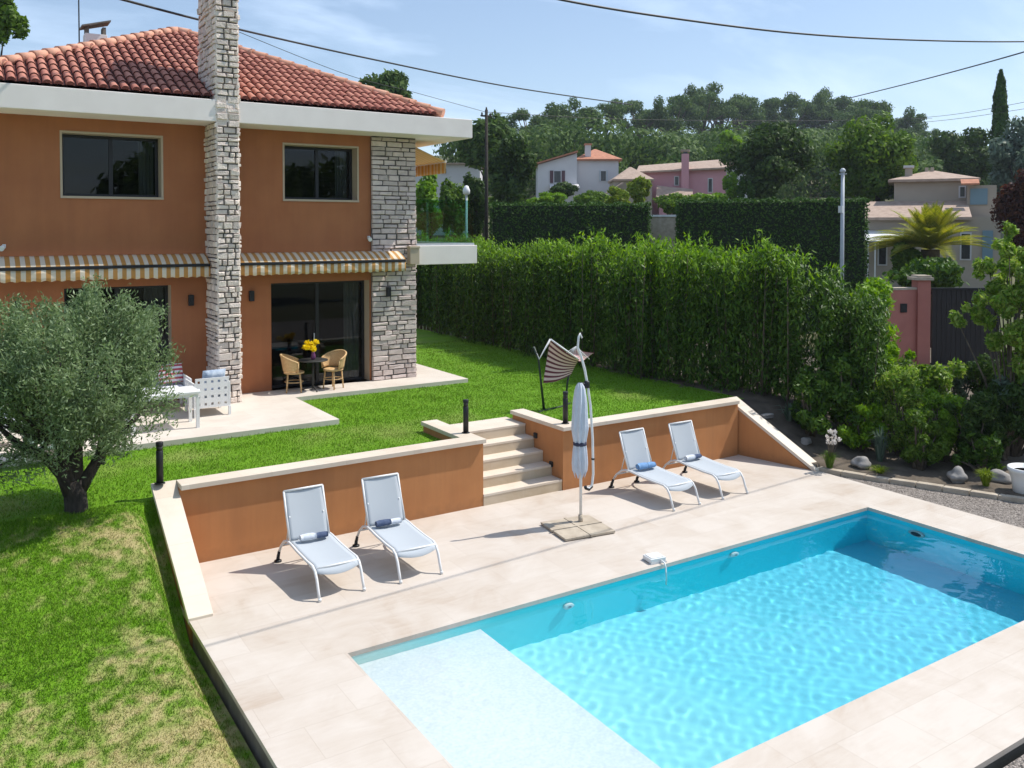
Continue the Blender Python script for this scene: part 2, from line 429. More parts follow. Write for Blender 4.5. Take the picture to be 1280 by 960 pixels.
def trunk_mb(h, r, crown_c, blobs, g, limbs=5, lean=0):
    mb = MB()
    top = (crown_c[0], crown_c[1], crown_c[2])
    mid = (lean * .5, 0, h * .5)
    mb.tube([(0, 0, -.3), (0, 0, 0), mid, (crown_c[0] * .8 , crown_c[1] * .8, h), top], [r * 1.35, r * 1.15, r * .9, r * .7, r * .3], 8)
    ids = g.choice(len(blobs), size=min(limbs, len(blobs)), replace=False)
    for i in ids:
        b = blobs[i]
        s = (crown_c[0] * .7, crown_c[1] * .7, h * g.uniform(.8, 1.0))
        m = ((s[0] + b[0]) * .5, (s[1] + b[1]) * .5, s[2] * .35 + b[2] * .65)
        mb.tube([s, m, (b[0], b[1], b[2])], [r * .5, r * .32, r * .12], 6)
    return mb

def tree(name, label, cat, loc, h, crown, n, leaf, mat, seed, k=14, sub=.42, group=None, bark=None, tr=.2, jit=.9, flat=1.0, shell=.5, along=None, alongw=0, crown_name='crown'):
    """h = height of crown centre above loc, crown = (rx, ry, rz)"""
    g = np.random.default_rng(seed)
    t = thing(name, label, cat, loc, 0, group)
    cc = (g.uniform(-.1, .1) * crown[0], g.uniform(-.1, .1) * crown[1], h)
    bl = crown_blobs(cc, *crown, k, g, sub, flat)
    P, D = blob_points(bl, n, g, shell)
    V = leaves(P, D, leaf[0], leaf[1], g, jit, along, alongw)
    np_mesh(crown_name, V, 4, mat, t)
    trunk_mb(max(h - crown[2] * .6, .2), tr, cc, bl, g).build('trunk', bark or m_bark, t, local=True)
    return t

m_lf_oli = leafmat('olive_leaf', [(.080,.135,.048),(.17,.245,.098),(.28,.36,.20),(.125,.185,.06)], .22, .5)
m_lf_hedge = leafmat('laurel_leaf', [(.085,.185,.012),(.17,.32,.018),(.27,.42,.03),(.115,.235,.014)], .3, .5, .2)  # bright laurel leaf; on the hedge it paints the sunlit top
m_lf_hedge_dark = leafmat('dark_laurel_leaf', [(.024,.062,.008),(.052,.115,.012),(.11,.195,.022),(.036,.082,.009)], .14, .5, .2)  # darker laurel leaf; on the hedge it paints the shade lower down
m_lf_clip = leafmat('clipped_cypress_leaf', [(.022,.060,.010),(.045,.105,.014),(.075,.145,.02)], .1, .6)
m_lf_pine = leafmat('pine_needles', [(.038,.082,.022),(.078,.135,.032),(.135,.20,.05)], .2, .7)
m_lf_dark = leafmat('dark_oak_leaf', [(.024,.050,.012),(.048,.090,.018),(.080,.130,.026)], .2, .6)
m_lf_mid = leafmat('mid_green_leaf', [(.055,.115,.016),(.105,.185,.024),(.165,.25,.036)], .3, .55)
m_lf_lite = leafmat('bright_green_leaf', [(.095,.20,.018),(.17,.30,.026),(.23,.36,.045)], .3, .5)
m_lf_red = leafmat('plum_red_leaf', [(.035,.012,.012),(.075,.022,.018),(.12,.045,.02),(.05,.02,.014)], .25, .5)
m_lf_palm = leafmat('palm_leaflet', [(.16,.21,.02),(.28,.29,.03),(.42,.37,.06),(.12,.18,.02)], .25, .5)
m_lf_grey = leafmat('grey_green_leaf', [(.07,.11,.075),(.12,.17,.12),(.16,.21,.16)], .25, .5)
m_lf_shrub = leafmat('glossy_shrub_leaf', [(.105,.21,.022),(.20,.33,.035),(.38,.46,.11),(.14,.26,.028)], .3, .4, .6)
m_lf_white = leafmat('white_blossom', [(.7,.68,.64),(.8,.75,.72)], .3)
m_lf_ygrass = leafmat('yellow_green_blade', [(.12,.20,.015),(.20,.27,.02),(.26,.30,.05)], .3)

# ------------------------------------------------------------------ ground
def sstep(a, b, x):
    t = np.clip((x - a) / (b - a), 0, 1); return t * t * (3 - 2 * t)

def vnoise(x, y, f, seed=0):
    """cheap smooth value noise"""
    x = np.asarray(x) * f + seed * 17.3; y = np.asarray(y) * f + seed * 9.1
    xi = np.floor(x); yi = np.floor(y); xf = x - xi; yf = y - yi
    def h(i, j): 
        s = np.sin(i * 127.1 + j * 311.7 + seed * 74.7) * 43758.5453
        return s - np.floor(s)
    u = xf * xf * (3 - 2 * xf); v = yf * yf * (3 - 2 * yf)
    return (h(xi, yi) * (1 - u) + h(xi + 1, yi) * u) * (1 - v) + (h(xi, yi + 1) * (1 - u) + h(xi + 1, yi + 1) * u) * v

def lawn_z(x, y):
    x = np.asarray(x, float); y = np.asarray(y, float)
    low = -.10 + (y - .0) * .02
    z = low + (1.0 - low) * (sstep(-.3, 3.9, y) * .55 + np.clip((y + .3) / 4.2, 0, 1) * .45)
    z = np.where(y > 3.9, 1.0, z)
    z = z + .05 * (vnoise(x, y, .8, 3) - .5) * (x < -1.4) + .02 * (vnoise(x, y, 2.2, 4) - .5)
    # the ground tucks in beneath the edge of the deck and the sloped wall
    wing = np.clip(1.2 - (3.95 - y) * .563, -.02, 1.2) - .26
    k = sstep(-1.72, -1.42, x) * sstep(3.95, 3.75, y)
    z = np.where(wing < z, z * (1 - k) + wing * k, z)
    return np.where((x > -1.46) & (y < 1.7), np.minimum(z, -.09), z)

def dryness(x, y):
    x = np.asarray(x, float); y = np.asarray(y, float)
    n = .55 * vnoise(x, y, 1.1, 1) + .30 * vnoise(x, y, 2.7, 2) + .25 * vnoise(x, y, 6.0, 5)
    low = sstep(2.2, -.6, y) * (x < -1.3)                      # worn, straw coloured turf down the bank
    strip = np.exp(-((x + 1.95) / .42) ** 2) * (y < 3.2) * (y > -3)
    bare = np.exp(-(((x + 1.9) / .55) ** 2 + ((y - 3.0) / .5) ** 2))
    lush = np.exp(-(((x + 2.9) / .75) ** 2 + ((y - 1.5) / .75) ** 2))
    upper = .25 * sstep(.62, .85, vnoise(x, y, .7, 8)) * (y > 3.6)
    fine = .5 * vnoise(x, y, 9, 41) + .5 * vnoise(x, y, 17, 42) - .5
    d = ((n - .50) * .95 + fine * 1.9) * (y < 3.6) + low * .50 + strip * .22 + bare * .42 - lush * .6 + .0 * (y < 3.6) + upper + (y > 3.6) * (n - .72) * .7
    return np.clip(d, 0, 1)

def grassmat(name, blades):
    m, nt, b, out = nodes_of(name)
    at_ = nt.nodes.new('ShaderNodeAttribute'); at_.attribute_name = 'tint'
    sp = nt.nodes.new('ShaderNodeSeparateColor'); nt.links.new(at_.outputs['Color'], sp.inputs[0])
    mix = nt.nodes.new('ShaderNodeMix'); mix.data_type = 'RGBA'
    gr = nt.nodes.new('ShaderNodeValToRGB'); dr = nt.nodes.new('ShaderNodeValToRGB')
    e = gr.color_ramp.elements; e[0].color = (.075,.185,.005,1); e[1].color = (.205,.375,.015,1); x = e.new(.5); x.color = (.125,.275,.008,1)
    e = dr.color_ramp.elements; e[0].color = (.24,.23,.06,1); e[1].color = (.56,.46,.26,1); x = e.new(.5); x.color = (.40,.34,.15,1)
    if blades:
        g = nt.nodes.new('ShaderNodeNewGeometry'); src = g.outputs['Random Per Island']
    else:
        tcc = nt.nodes.new('ShaderNodeTexCoord'); nz = nt.nodes.new('ShaderNodeTexNoise'); nz.inputs['Scale'].default_value = 9; nz.inputs['Detail'].default_value = 9; nz.inputs['Roughness'].default_value = .7
        nt.links.new(tcc.outputs['Object'], nz.inputs['Vector']); src = nz.outputs['Fac']
        bp = nt.nodes.new('ShaderNodeBump'); bp.inputs['Strength'].default_value = .8; bp.inputs['Distance'].default_value = .03
        n2 = nt.nodes.new('ShaderNodeTexNoise'); n2.inputs['Scale'].default_value = 60; n2.inputs['Detail'].default_value = 4
        nt.links.new(tcc.outputs['Object'], n2.inputs['Vector']); nt.links.new(n2.outputs['Fac'], bp.inputs['Height']); nt.links.new(bp.outputs[0], b.inputs['Normal'])
    nt.links.new(src, gr.inputs[0]); nt.links.new(src, dr.inputs[0])
    nt.links.new(sp.outputs[0], mix.inputs['Factor']); nt.links.new(gr.outputs[0], mix.inputs['A']); nt.links.new(dr.outputs[0], mix.inputs['B'])
    nt.links.new(mix.outputs['Result'], b.inputs['Base Color'])
    b.inputs['Roughness'].default_value = .7; b.inputs['Specular IOR Level'].default_value = .2
    if blades:
        t = nt.nodes.new('ShaderNodeBsdfTranslucent'); nt.links.new(mix.outputs['Result'], t.inputs[0])
        mx = nt.nodes.new('ShaderNodeMixShader'); mx.inputs[0].default_value = .3
        nt.links.new(b.outputs[0], mx.inputs[1]); nt.links.new(t.outputs[0], mx.inputs[2]); nt.links.new(mx.outputs[0], out.inputs[0])
    return m
m_turf = grassmat('turf', False); m_blade = grassmat('grass_blades', True)

def patch(name, xs, ys, hf, mat, mask=None, tintf=None):
    X, Y = np.meshgrid(xs, ys); Z = hf(X, Y)
    V = np.stack([X, Y, Z], -1).reshape(-1, 3)
    nx = len(xs); fs = []
    for j in range(len(ys) - 1):
        for i in range(nx - 1):
            if mask is None or mask(.5 * (xs[i] + xs[i+1]), .5 * (ys[j] + ys[j+1])):
                a = j * nx + i; fs.append((a, a + 1, a + nx + 1, a + nx))
    me = bpy.data.meshes.new(name); me.from_pydata(V.tolist(), [], fs); me.materials.append(mat)
    me.polygons.foreach_set('use_smooth', [True] * len(fs))
    if tintf is not None:
        a = me.color_attributes.new('tint', 'FLOAT_COLOR', 'POINT')
        c = np.ones((len(V), 4), dtype=np.float32); c[:, 0] = tintf(V[:, 0], V[:, 1]); a.data.foreach_set('color', c.ravel())
    o = bpy.data.objects.new(name, me); col.objects.link(o); tag(o, kind='structure')
    return o

xs = np.unique(np.concatenate([np.arange(-16, -5, .8), np.arange(-5, -1.32, .06), [-1.32], np.arange(-1.2, 11.5, .4), [11.5]]))
ys = np.unique(np.concatenate([np.arange(-14, -5, .8), np.arange(-5, 3.8, .06), [3.85], np.arange(4.0, 27, .4)]))
patch('lawn', xs, ys, lawn_z, m_turf, lambda x, y: (x < -1.32 or y > 3.85) and not (3.85 < x < 6.0 and y < 5.62) and not (x > 10.55 and y < 4.5), dryness)

def bed_z(x, y):
    x = np.asarray(x, float); y = np.asarray(y, float)
    z = .03 + .96 * sstep(1.6, 4.8, y - .10 * (x - 10.8)) * sstep(26, 18, x)
    return z + .08 * (vnoise(x, y, 1.3, 6) - .4) + .05 * (vnoise(x, y, 4, 7) - .5)
def border_line(y):                                            # x of the stone edging for a given y
    return np.interp(y, [-14, -3, -.9, .2, 1.0, 1.95], [15.5, 13.2, 12.15, 11.68, 11.3, 10.95])
patch('planting_bed', np.arange(10.6, 30, .16), np.arange(-14, 12, .16), lambda x, y: bed_z(x, y) - .25 * ((x < border_line(y) + .1) & (y < 1.95)), m_soil,
      lambda x, y: (y > 1.9 or x > border_line(y) - .1) and not (x < 11.0 and y < 1.9) and not (x < 11.3 and y > 4.2) and not (y > 1.85 and y < 4.1 and x < 10.98 - .15 * (y - 2.0)))

m_gravel, nt, b, out = nodes_of('grey_gravel')
tcg = nt.nodes.new('ShaderNodeTexCoord'); vo = nt.nodes.new('ShaderNodeTexVoronoi'); vo.inputs['Scale'].default_value = 42
nt.links.new(tcg.outputs['Object'], vo.inputs['Vector'])
rg = nt.nodes.new('ShaderNodeValToRGB'); e = rg.color_ramp.elements; e[0].color = (.10,.082,.068,1); e[1].color = (.40,.35,.31,1)
sg = nt.nodes.new('ShaderNodeSeparateColor'); nt.links.new(vo.outputs['Color'], sg.inputs[0]); nt.links.new(sg.outputs[0], rg.inputs[0]); nt.links.new(rg.outputs[0], b.inputs['Base Color'])
bpg = nt.nodes.new('ShaderNodeBump'); bpg.invert = True; bpg.inputs['Strength'].default_value = 1; bpg.inputs['Distance'].default_value = .03
nt.links.new(vo.outputs['Distance'], bpg.inputs['Height']); nt.links.new(bpg.outputs[0], b.inputs['Normal']); b.inputs['Roughness'].default_value = .9
patch('gravel_path', np.arange(-1.2, 16.1, .4), np.arange(-14, 2.41, .4), lambda x, y: -.05 - .03 * sstep(-4.2, -5.0, y) + .02 * vnoise(x, y, 2, 9), m_gravel,
      lambda x, y: y < -5.0 or (x > 10.6 and x < border_line(y) + .4))

# surrounding land: flat round the garden, rising to a wooded hill
def land_z(x, y):
    x = np.asarray(x, float); y = np.asarray(y, float)
    rx = x - CAM[0]; ry = y - CAM[1]
    d = rx * math.sin(CYAW) + ry * math.cos(CYAW); l = rx * math.cos(CYAW) - ry * math.sin(CYAW)
    px = 640 + CF * l / np.maximum(d, 1)
    h = np.interp(d, [0, 36, 60, 90, 120, 170, 230, 300, 600, 1600], [0, 0, 2.4, 7.2, 10.5, 18.5, 29, 30, 10, -10])
    k = np.interp(px, [-600, 300, 560, 640, 760, 900, 1050, 1130, 1200, 1400, 2200], [.7, .8, .84, .88, .92, 1.02, 1.02, .92, .68, .56, .5])
    kk = np.where(d > 95, 1 + (k - 1) * np.clip((d - 95) / 60, 0, 1), 1)
    z = h * kk + .8 * (vnoise(x, y, .05, 12) - .5) * np.clip(d / 80, 0, 1)
    inside = (sstep(-20, -15, x) * sstep(25, 21, x) * sstep(-20, -13, y) * sstep(30, 26, y))
    return z * (1 - inside) - 2.6 * inside - .1
m_land = pm('dry_grass_land', (.075,.088,.032), (.11,.10,.05), .12, .95, .5, 1.5, detail=8)
gx = np.unique(np.concatenate([np.linspace(-900, -60, 16), np.arange(-60, 60, 3.0), np.arange(60, 260, 8.), np.linspace(260, 1500, 22)]))
gy = np.unique(np.concatenate([np.linspace(-700, -40, 12), np.arange(-40, 60, 3.0), np.arange(60, 260, 8.), np.linspace(260, 1700, 22)]))
patch('terrain', gx, gy, land_z, m_land)
def ground(px, d):
    p = at(px, 300, d); return float(land_z(p[0], p[1]))

# grass blades
def in_terrace(x, y):
    return ((x < 2.72) & (y > 6.98)) | ((x < 7.25) & (y > 9.62) & (y < 20.5))
def blades(n, x0, x1, y0, y1, hgt, wid, g, keep):
    x = g.uniform(x0, x1, n); y = g.uniform(y0, y1, n)
    k = keep(x, y); x = x[k]; y = y[k]; n = len(x)
    z = lawn_z(x, y) - .004
    dry = dryness(x, y)
    a = g.uniform(0, 6.283, n); ln = g.uniform(.2, .9, n) 
    h = hgt * g.uniform(.5, 1.25, n) * (1 - .35 * dry) * (.75 + .5 * vnoise(x, y, 3, 21))
    dx = np.cos(a) * wid; dy = np.sin(a) * wid
    b2 = g.uniform(0, 6.283, n)
    P = np.stack([np.stack([x - dx, y - dy, z], 1), np.stack([x + dx, y + dy, z], 1),
                  np.stack([x + np.cos(b2) * h * ln, y + np.sin(b2) * h * ln, z + h], 1)], 1)
    t = np.clip(dry + g.normal(0, .18, n), 0, 1)
    return P.reshape(-1, 3), t
g = np.random.default_rng(3)
V1, t1 = blades(250000, -7.0, -1.36, -4.6, 3.9, .042, .0055, g, lambda x, y: g.uniform(0, 1, len(x)) < 1 - .45 * dryness(x, y))
V2, t2 = blades(310000, -7.5, 11.4, 3.98, 17, .038, .0075, g, lambda x, y: ~in_terrace(x, y) & ~((x > -1.4) & (x < 10.8) & (y < 4.02)) & ~((x > 3.75) & (x < 6.15) & (y < 5.6)) & ~((x > 10.55) & (y < 4.5)) & (g.uniform(0, 1, len(x)) < np.clip(1.25 - (y - 4) / 16, .3, 1)))
o = np_mesh('grass', np.concatenate([V1, V2]), 3, m_blade, tint=np.concatenate([t1, t2]))
tag(o, 'short green turf with straw coloured worn patches', 'grass', kind='stuff')

# ------------------------------------------------------------------ pool and deck
PL, PW = 9.77, 3.85
DX0, DX1, DY0, DY1 = -1.32, 10.92, -5.12, 3.70
mb = MB()
ov = .03
z0, z1 = -.055, 0
for a, b_ in (((DX0, 0 - ov), (DX1, DY1)), ((DX0, DY0), (DX1, -PW + ov)), ((DX0, -PW + ov), (ov, -ov)), ((PL - ov, -PW + ov), (DX1, -ov))):
    mb.box((a[0], a[1], z0), (b_[0], b_[1], z1), 0)
mb.build('pool_deck', [m_trav]).__setitem__('kind', 'structure')
mb = MB()
i_ = .05
mb.box((DX0 + i_, DY0 + i_, -.6), (DX1 - i_, -PW - .02, z0 - .003)); mb.box((DX0 + i_, .02, -.6), (DX1 - i_, DY1 - .05, z0 - .003))
mb.box((DX0 + i_, -PW - .02, -.6), (-.02, .02, z0 - .003)); mb.box((PL + .02, -PW - .02, -.6), (DX1 - i_, .02, z0 - .003))
mb.build('deck_foundation', [m_conc]).__setitem__('kind', 'structure')

# the shell: white plaster shelf, pale blue liner in the swimming part
m_liner, nt, b, out = nodes_of('pool_liner_depth_tint')
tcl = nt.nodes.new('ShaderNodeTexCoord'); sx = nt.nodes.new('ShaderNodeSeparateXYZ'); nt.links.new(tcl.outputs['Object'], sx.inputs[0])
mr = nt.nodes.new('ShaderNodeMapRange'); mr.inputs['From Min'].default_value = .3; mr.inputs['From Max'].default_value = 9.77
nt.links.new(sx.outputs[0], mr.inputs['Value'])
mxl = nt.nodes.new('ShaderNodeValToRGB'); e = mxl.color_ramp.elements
e[0].color = (.60,.75,.74,1); e[1].color = (.075,.56,.74,1); x = e.new(.145); x.color = (.36,.74,.77,1); x = e.new(.41); x.color = (.17,.64,.74,1)  # ramp paints the water's depth tint and the deep end's shade into the liner
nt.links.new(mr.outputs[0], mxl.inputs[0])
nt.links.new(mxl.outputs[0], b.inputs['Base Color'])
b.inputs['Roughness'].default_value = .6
m_shelf = pm('white_shelf_plaster', (.76,.765,.77), (.64,.67,.70), 26, .7, detail=4)
m_wliner = m_liner.copy(); m_wliner.name = 'pool_wall_liner_depth_tint'  # wall copy: depth tint and the shaded walls' stronger turquoise painted in
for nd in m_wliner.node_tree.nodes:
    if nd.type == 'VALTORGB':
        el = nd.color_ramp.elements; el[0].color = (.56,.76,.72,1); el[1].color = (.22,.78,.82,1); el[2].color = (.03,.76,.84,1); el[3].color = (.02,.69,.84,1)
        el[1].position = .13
mb = MB()
SH = 1.83; dS, dA, dB = -.30, -1.15, -1.55
def qd(*p, m=0): mb.add(p, [tuple(range(len(p)))], m)
qd((0,-PW,dS),(SH,-PW,dS),(SH,0,dS),(0,0,dS), m=1)
qd((SH,-PW,dA),(PL,-PW,dB),(PL,0,dB),(SH,0,dA), m=0)
qd((SH,-PW,dA),(SH,0,dA),(SH,0,dS),(SH,-PW,dS), m=0)
zt = z0 - .001
qd((0,0,dS),(SH,0,dS),(SH,0,zt),(0,0,zt), m=2); qd((SH,0,dA),(PL,0,dB),(PL,0,zt),(SH,0,zt), m=2)
qd((0,-PW,zt),(SH,-PW,zt),(SH,-PW,dS),(0,-PW,dS), m=2); qd((SH,-PW,zt),(PL,-PW,zt),(PL,-PW,dB),(SH,-PW,dA), m=2)
qd((0,-PW,dS),(0,0,dS),(0,0,zt),(0,-PW,zt), m=2); qd((PL,0,dB),(PL,-PW,dB),(PL,-PW,zt),(PL,0,zt), m=2)
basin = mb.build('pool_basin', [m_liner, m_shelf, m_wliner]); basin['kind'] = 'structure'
basin.cycles.is_caustics_receiver = True

g = np.random.default_rng(21)
nx, ny = 560, 220
X, Y = np.meshgrid(np.linspace(-.004, PL + .004, nx + 1), np.linspace(-PW - .004, .004, ny + 1))
Z = np.full_like(X, -.095)
for _ in range(70):
    a = g.uniform(0, 6.283); k = 9.0 * (5.4 ** g.uniform(0, 1)); A = .0031 / k * g.uniform(.3, 1.0) * (k / 20) ** .55
    Z += A * np.sin(k * math.cos(a) * X + k * math.sin(a) * Y + g.uniform(0, 6.283))
V = np.stack([X, Y, Z], -1).reshape(-1, 3)
fs = [(j*(nx+1)+i, j*(nx+1)+i+1, (j+1)*(nx+1)+i+1, (j+1)*(nx+1)+i) for j in range(ny) for i in range(nx)]
me = bpy.data.meshes.new('water'); me.from_pydata(V.tolist(), [], fs); me.polygons.foreach_set('use_smooth', [True] * len(fs))
m_water, nt, b, out = nodes_of('pool_water'); nt.nodes.remove(b)
gl = nt.nodes.new('ShaderNodeBsdfGlass'); gl.inputs['IOR'].default_value = 1.33; gl.inputs['Roughness'].default_value = 0; gl.inputs['Color'].default_value = (.96, .995, 1, 1)
nt.links.new(gl.outputs[0], out.inputs[0])
me.materials.append(m_water)
wo = bpy.data.objects.new('water', me); col.objects.link(wo); wo['kind'] = 'structure'
wo.cycles.is_caustics_caster = True

# return nozzles, lamp and the white level box on the rim
def nozzle(px_x, z, label):
    t = thing('pool_inlet', label, 'pool fitting', (px_x, -.03, z), 0, 'fittings in the pool wall')
    m = MB(); M = Matrix.Rotation(R(90), 4, 'X')
    m.lathe([(.085, -.02), (.085, .012), (.06, .022), (.03, .024)], n=18)
    m.v = [tuple(M @ Vector(p)) for p in m.v]
    o = m.build('flange', m_white, t, local=True); o.cycles.is_caustics_receiver = True
    m = MB(); m.lathe([(.028, .0), (.028, .034), (.016, .034), (.016, .005)], n=12); m.v = [tuple(M @ Vector(p)) for p in m.v]
    m.build('eyeball', m_grey, t, local=True)
nozzle(3.2, -.36, 'white round inlet in the pool wall near the shallow shelf')
nozzle(6.4, -.26, 'white round inlet in the pool wall below the rim, towards the deep end')
t = thing('pool_lamp', 'round underwater lamp set in the deep end wall of the pool', 'pool lamp', (PL - .02, -.95, -.42))
m = MB(); M = Matrix.Rotation(R(-90), 4, 'Y'); m.lathe([(.14, -.01), (.14, .02), (.11, .03)], n=20); m.v = [tuple(M @ Vector(p)) for p in m.v]; m.build('bezel', m_grey, t, local=True)
m = MB(); m.lathe([(.10, .028), (.07, .04), (.01, .045)], n=20); m.v = [tuple(M @ Vector(p)) for p in m.v]; m.build('lens', m_navy, t, local=True)
t = thing('pool_level_box', 'small white plastic box on the pool rim with a hose into the water', 'pool device', (4.9, .14, 0), R(-8))
m = MB(); m.box((-.13, -.10, .012), (.13, .12, .075)); m.box((-.11, -.08, .075), (.11, .10, .088)); m.build('housing', m_white, t, bevel=.012, local=True)
m = MB(); m.box((-.14, -.11, 0), (.14, -.06, .012)); m.box((-.14,.08,0),(.14,.13,.012)); m.build('foot', m_grey, t, local=True)
m = MB(); m.tube([(.04, -.10, .04), (.04, -.19, .035), (.04, -.225, -.02), (.045, -.23, -.16), (.05, -.235, -.55)], .012, 8); m.build('hose', m_white, t, local=True)

# ------------------------------------------------------------------ retaining walls, stairs
CT, CB = 1.20, 1.125
def rwall(name, label, parts, caps, loc):
    t = thing(name, label, 'retaining wall', loc)
    m = MB()
    for p in parts: m.hexa(p) if len(p) == 8 else m.box(*p)
    m.build('wall_body', m_render, t)
    m = MB()
    for p in caps: m.hexa(p) if len(p) == 8 else m.box(*p)
    m.build('coping', m_coping, t, bevel=.006)
    return t
def slope(x0a, x1a, ya, za, x0b, x1b, yb, zb, base, th=None):
    """sloping block from back (ya) to front (yb); th gives a slab of that thickness instead of a full wall"""
    la, lb = (base, base) if th is None else (za - th, zb - th)
    return [(x0b,yb,lb),(x1b,yb,lb),(x1a,ya,la),(x0a,ya,la),(x0b,yb,zb),(x1b,yb,zb),(x1a,ya,za),(x0a,ya,za)]
YF = 3.69
w1 = rwall('retaining_wall', 'terracotta retaining wall left of the steps with a sloping end wing', [
    ((-1.03, YF, -.05), (4.08, YF + .26, CB)),
    slope(-1.33, -1.032, YF + .26, CB, -1.30, -1.035, 1.86, .0, -.5),
    ((3.80, YF + .262, .5), (4.08, 5.46, CB))],
    [((-1.02, YF - .062, CB + .001), (4.11, YF + .29, CT)),
     slope(-1.37, -1.022, YF + .29, CT + .002, -1.335, -1.03, 1.80, .035, 0, .072),
     ((3.77, YF + .292, CB + .001), (4.11, 5.50, CT))], (1.5, YF, 0))
w2 = rwall('retaining_wall', 'terracotta retaining wall right of the steps behind the two far loungers', [
    ((5.80, YF - .03, -.05), (10.47, YF + .24, CB)),
    ((5.80, YF + .242, .0), (6.06, 5.40, CB)),
    slope(10.472, 10.72, YF + .24, CB, 10.84, 11.08, 2.02, -.02, -.4)],
    [((5.765, YF - .092, CB + .001), (10.46, YF + .27, CT)),
     ((5.765, YF + .272, CB + .001), (6.09, 5.44, CT)),
     slope(10.462, 10.76, YF + .27, CT + .002, 10.84, 11.12, 1.93, .03, 0, .072)], (8, YF, 0))
for zc, yc in ((.86, 4.55), (.42, 4.02)):
    m = MB(); m.box((5.765, yc - .05, zc - .05), (5.80, yc + .05, zc + .05)); m.build('step_light', m_black, w2, bevel=.006)

t = thing('garden_steps', 'travertine steps climbing from the pool deck to the lawn', 'steps', (4.95, YF, 0))
NR = 5; rise = 1.025 / NR; run = .305
for i in range(NR):
    y0 = YF + i * run - (.02 if i == 0 else 0)
    y1 = YF + (i + 1) * run if i < NR - 1 else 5.62
    m = MB()
    m.box((4.084, y0 + .012, i * rise - .03), (5.796, 5.60 - .001 * i, (i + 1) * rise - .045), 0)
    m.box((4.084, y0 + .007, (i + 1) * rise - .044), (5.796, y1 + .03, (i + 1) * rise), 1)
    m.build('step', [m_step, m_coping], t, bevel=.004)

# bollard lights
def bollard():
    t = thing('bollard_light', '', 'bollard light')
    m = MB(); m.lathe([(.05, .0), (.05, .60), (.046, .605)], n=20); m.build('post', m_black, t, local=True)
    m = MB(); m.lathe([(.044, .605), (.044, .69)], n=16); m.build('lens', m_darkmetal, t, local=True)
    m = MB(); m.lathe([(.05, .69), (.052, .70), (.052, .755), (.048, .76)], n=20); m.build('cap', m_black, t, local=True)
    m = MB(); m.lathe([(.075, 0), (.075, .012), (.055, .014)], n=20); m.build('base_plate', m_black, t, local=True)
    return t
bol = bollard()
for i, (p, lb) in enumerate((((-1.26, 3.90, CT + .002), 'black bollard light on the left end of the left wall'), ((4.03, 4.22, CT), 'black bollard light beside the top of the steps on the left wall'), ((6.0, 3.86, CT), 'black bollard light on the right wall by the closed parasol'))):
    o = bol if i == 0 else copy_tree(bol)
    o.scale = (1, 1, .80); o.location = p; tag(o, lb, 'bollard light', 'black bollard lights along the wall top')

# ------------------------------------------------------------------ terrace
m = MB()
m.prism([(-9, 6.98), (2.70, 6.98), (2.70, 9.65), (7.2, 9.65), (7.2, 16.5), (-9, 16.5)], .55, 1.10)
m.build('terrace', travertine('travertine_terrace', .8, .8, ((.60,.53,.46),(.66,.60,.53),(.56,.47,.40)), .3), bevel=.006)['kind'] = 'structure'

# ------------------------------------------------------------------ the villa
HF = 10.71; HX0, HX1, HY1 = -3.6, 6.2, 19.6; TZ = 1.10; EZ = 7.20
villa = thing('villa', 'two storey terracotta villa with tiled hip roof, stone chimney and striped awnings', 'house', (1.4, HF, TZ))
REC = .36
openings = [(-1.82, .10, 5.58, 6.88), (2.84, 4.66, 5.60, 6.88), (-1.82, .28, TZ, 3.66), (2.50, 4.97, TZ, 3.62)]
def facade(m, x0, x1, z0, z1, Y, ops):
    xs = sorted({x0, x1, *[o[0] for o in ops], *[o[1] for o in ops]}); zs = sorted({z0, z1, *[o[2] for o in ops], *[o[3] for o in ops]})
    for i in range(len(xs) - 1):
        for j in range(len(zs) - 1):
            cx = (xs[i] + xs[i+1]) / 2; cz = (zs[j] + zs[j+1]) / 2
            if any(o[0] < cx < o[1] and o[2] < cz < o[3] for o in ops): continue
            m.add([(xs[i],Y,zs[j]),(xs[i+1],Y,zs[j]),(xs[i+1],Y,zs[j+1]),(xs[i],Y,zs[j+1])], [(0,1,2,3)], 0)
    for a, b_, c, d in ops:
        Y2 = Y + REC
        for q in ([(a,Y,c),(a,Y,d),(a,Y2,d),(a,Y2,c)], [(b_,Y,c),(b_,Y2,c),(b_,Y2,d),(b_,Y,d)], [(a,Y,d),(b_,Y,d),(b_,Y2,d),(a,Y2,d)], [(a,Y,c),(a,Y2,c),(b_,Y2,c),(b_,Y,c)]):
            m.add(q, [(0,1,2,3)], 1)
m = MB()
facade(m, HX0, HX1, TZ - .3, EZ + .05, HF, openings)
m.add([(HX1,HF,.8),(HX1,HY1,.8),(HX1,HY1,7.25),(HX1,HF,7.25)], [(0,1,2,3)]); m.add([(HX0,HY1,.8),(HX0,HF,.8),(HX0,HF,7.25),(HX0,HY1,7.25)], [(0,1,2,3)])
m.add([(HX1,HY1,.8),(HX0,HY1,.8),(HX0,HY1,7.25),(HX1,HY1,7.25)], [(0,1,2,3)])
m.build('wall', [m_render_h, m_beige], villa)

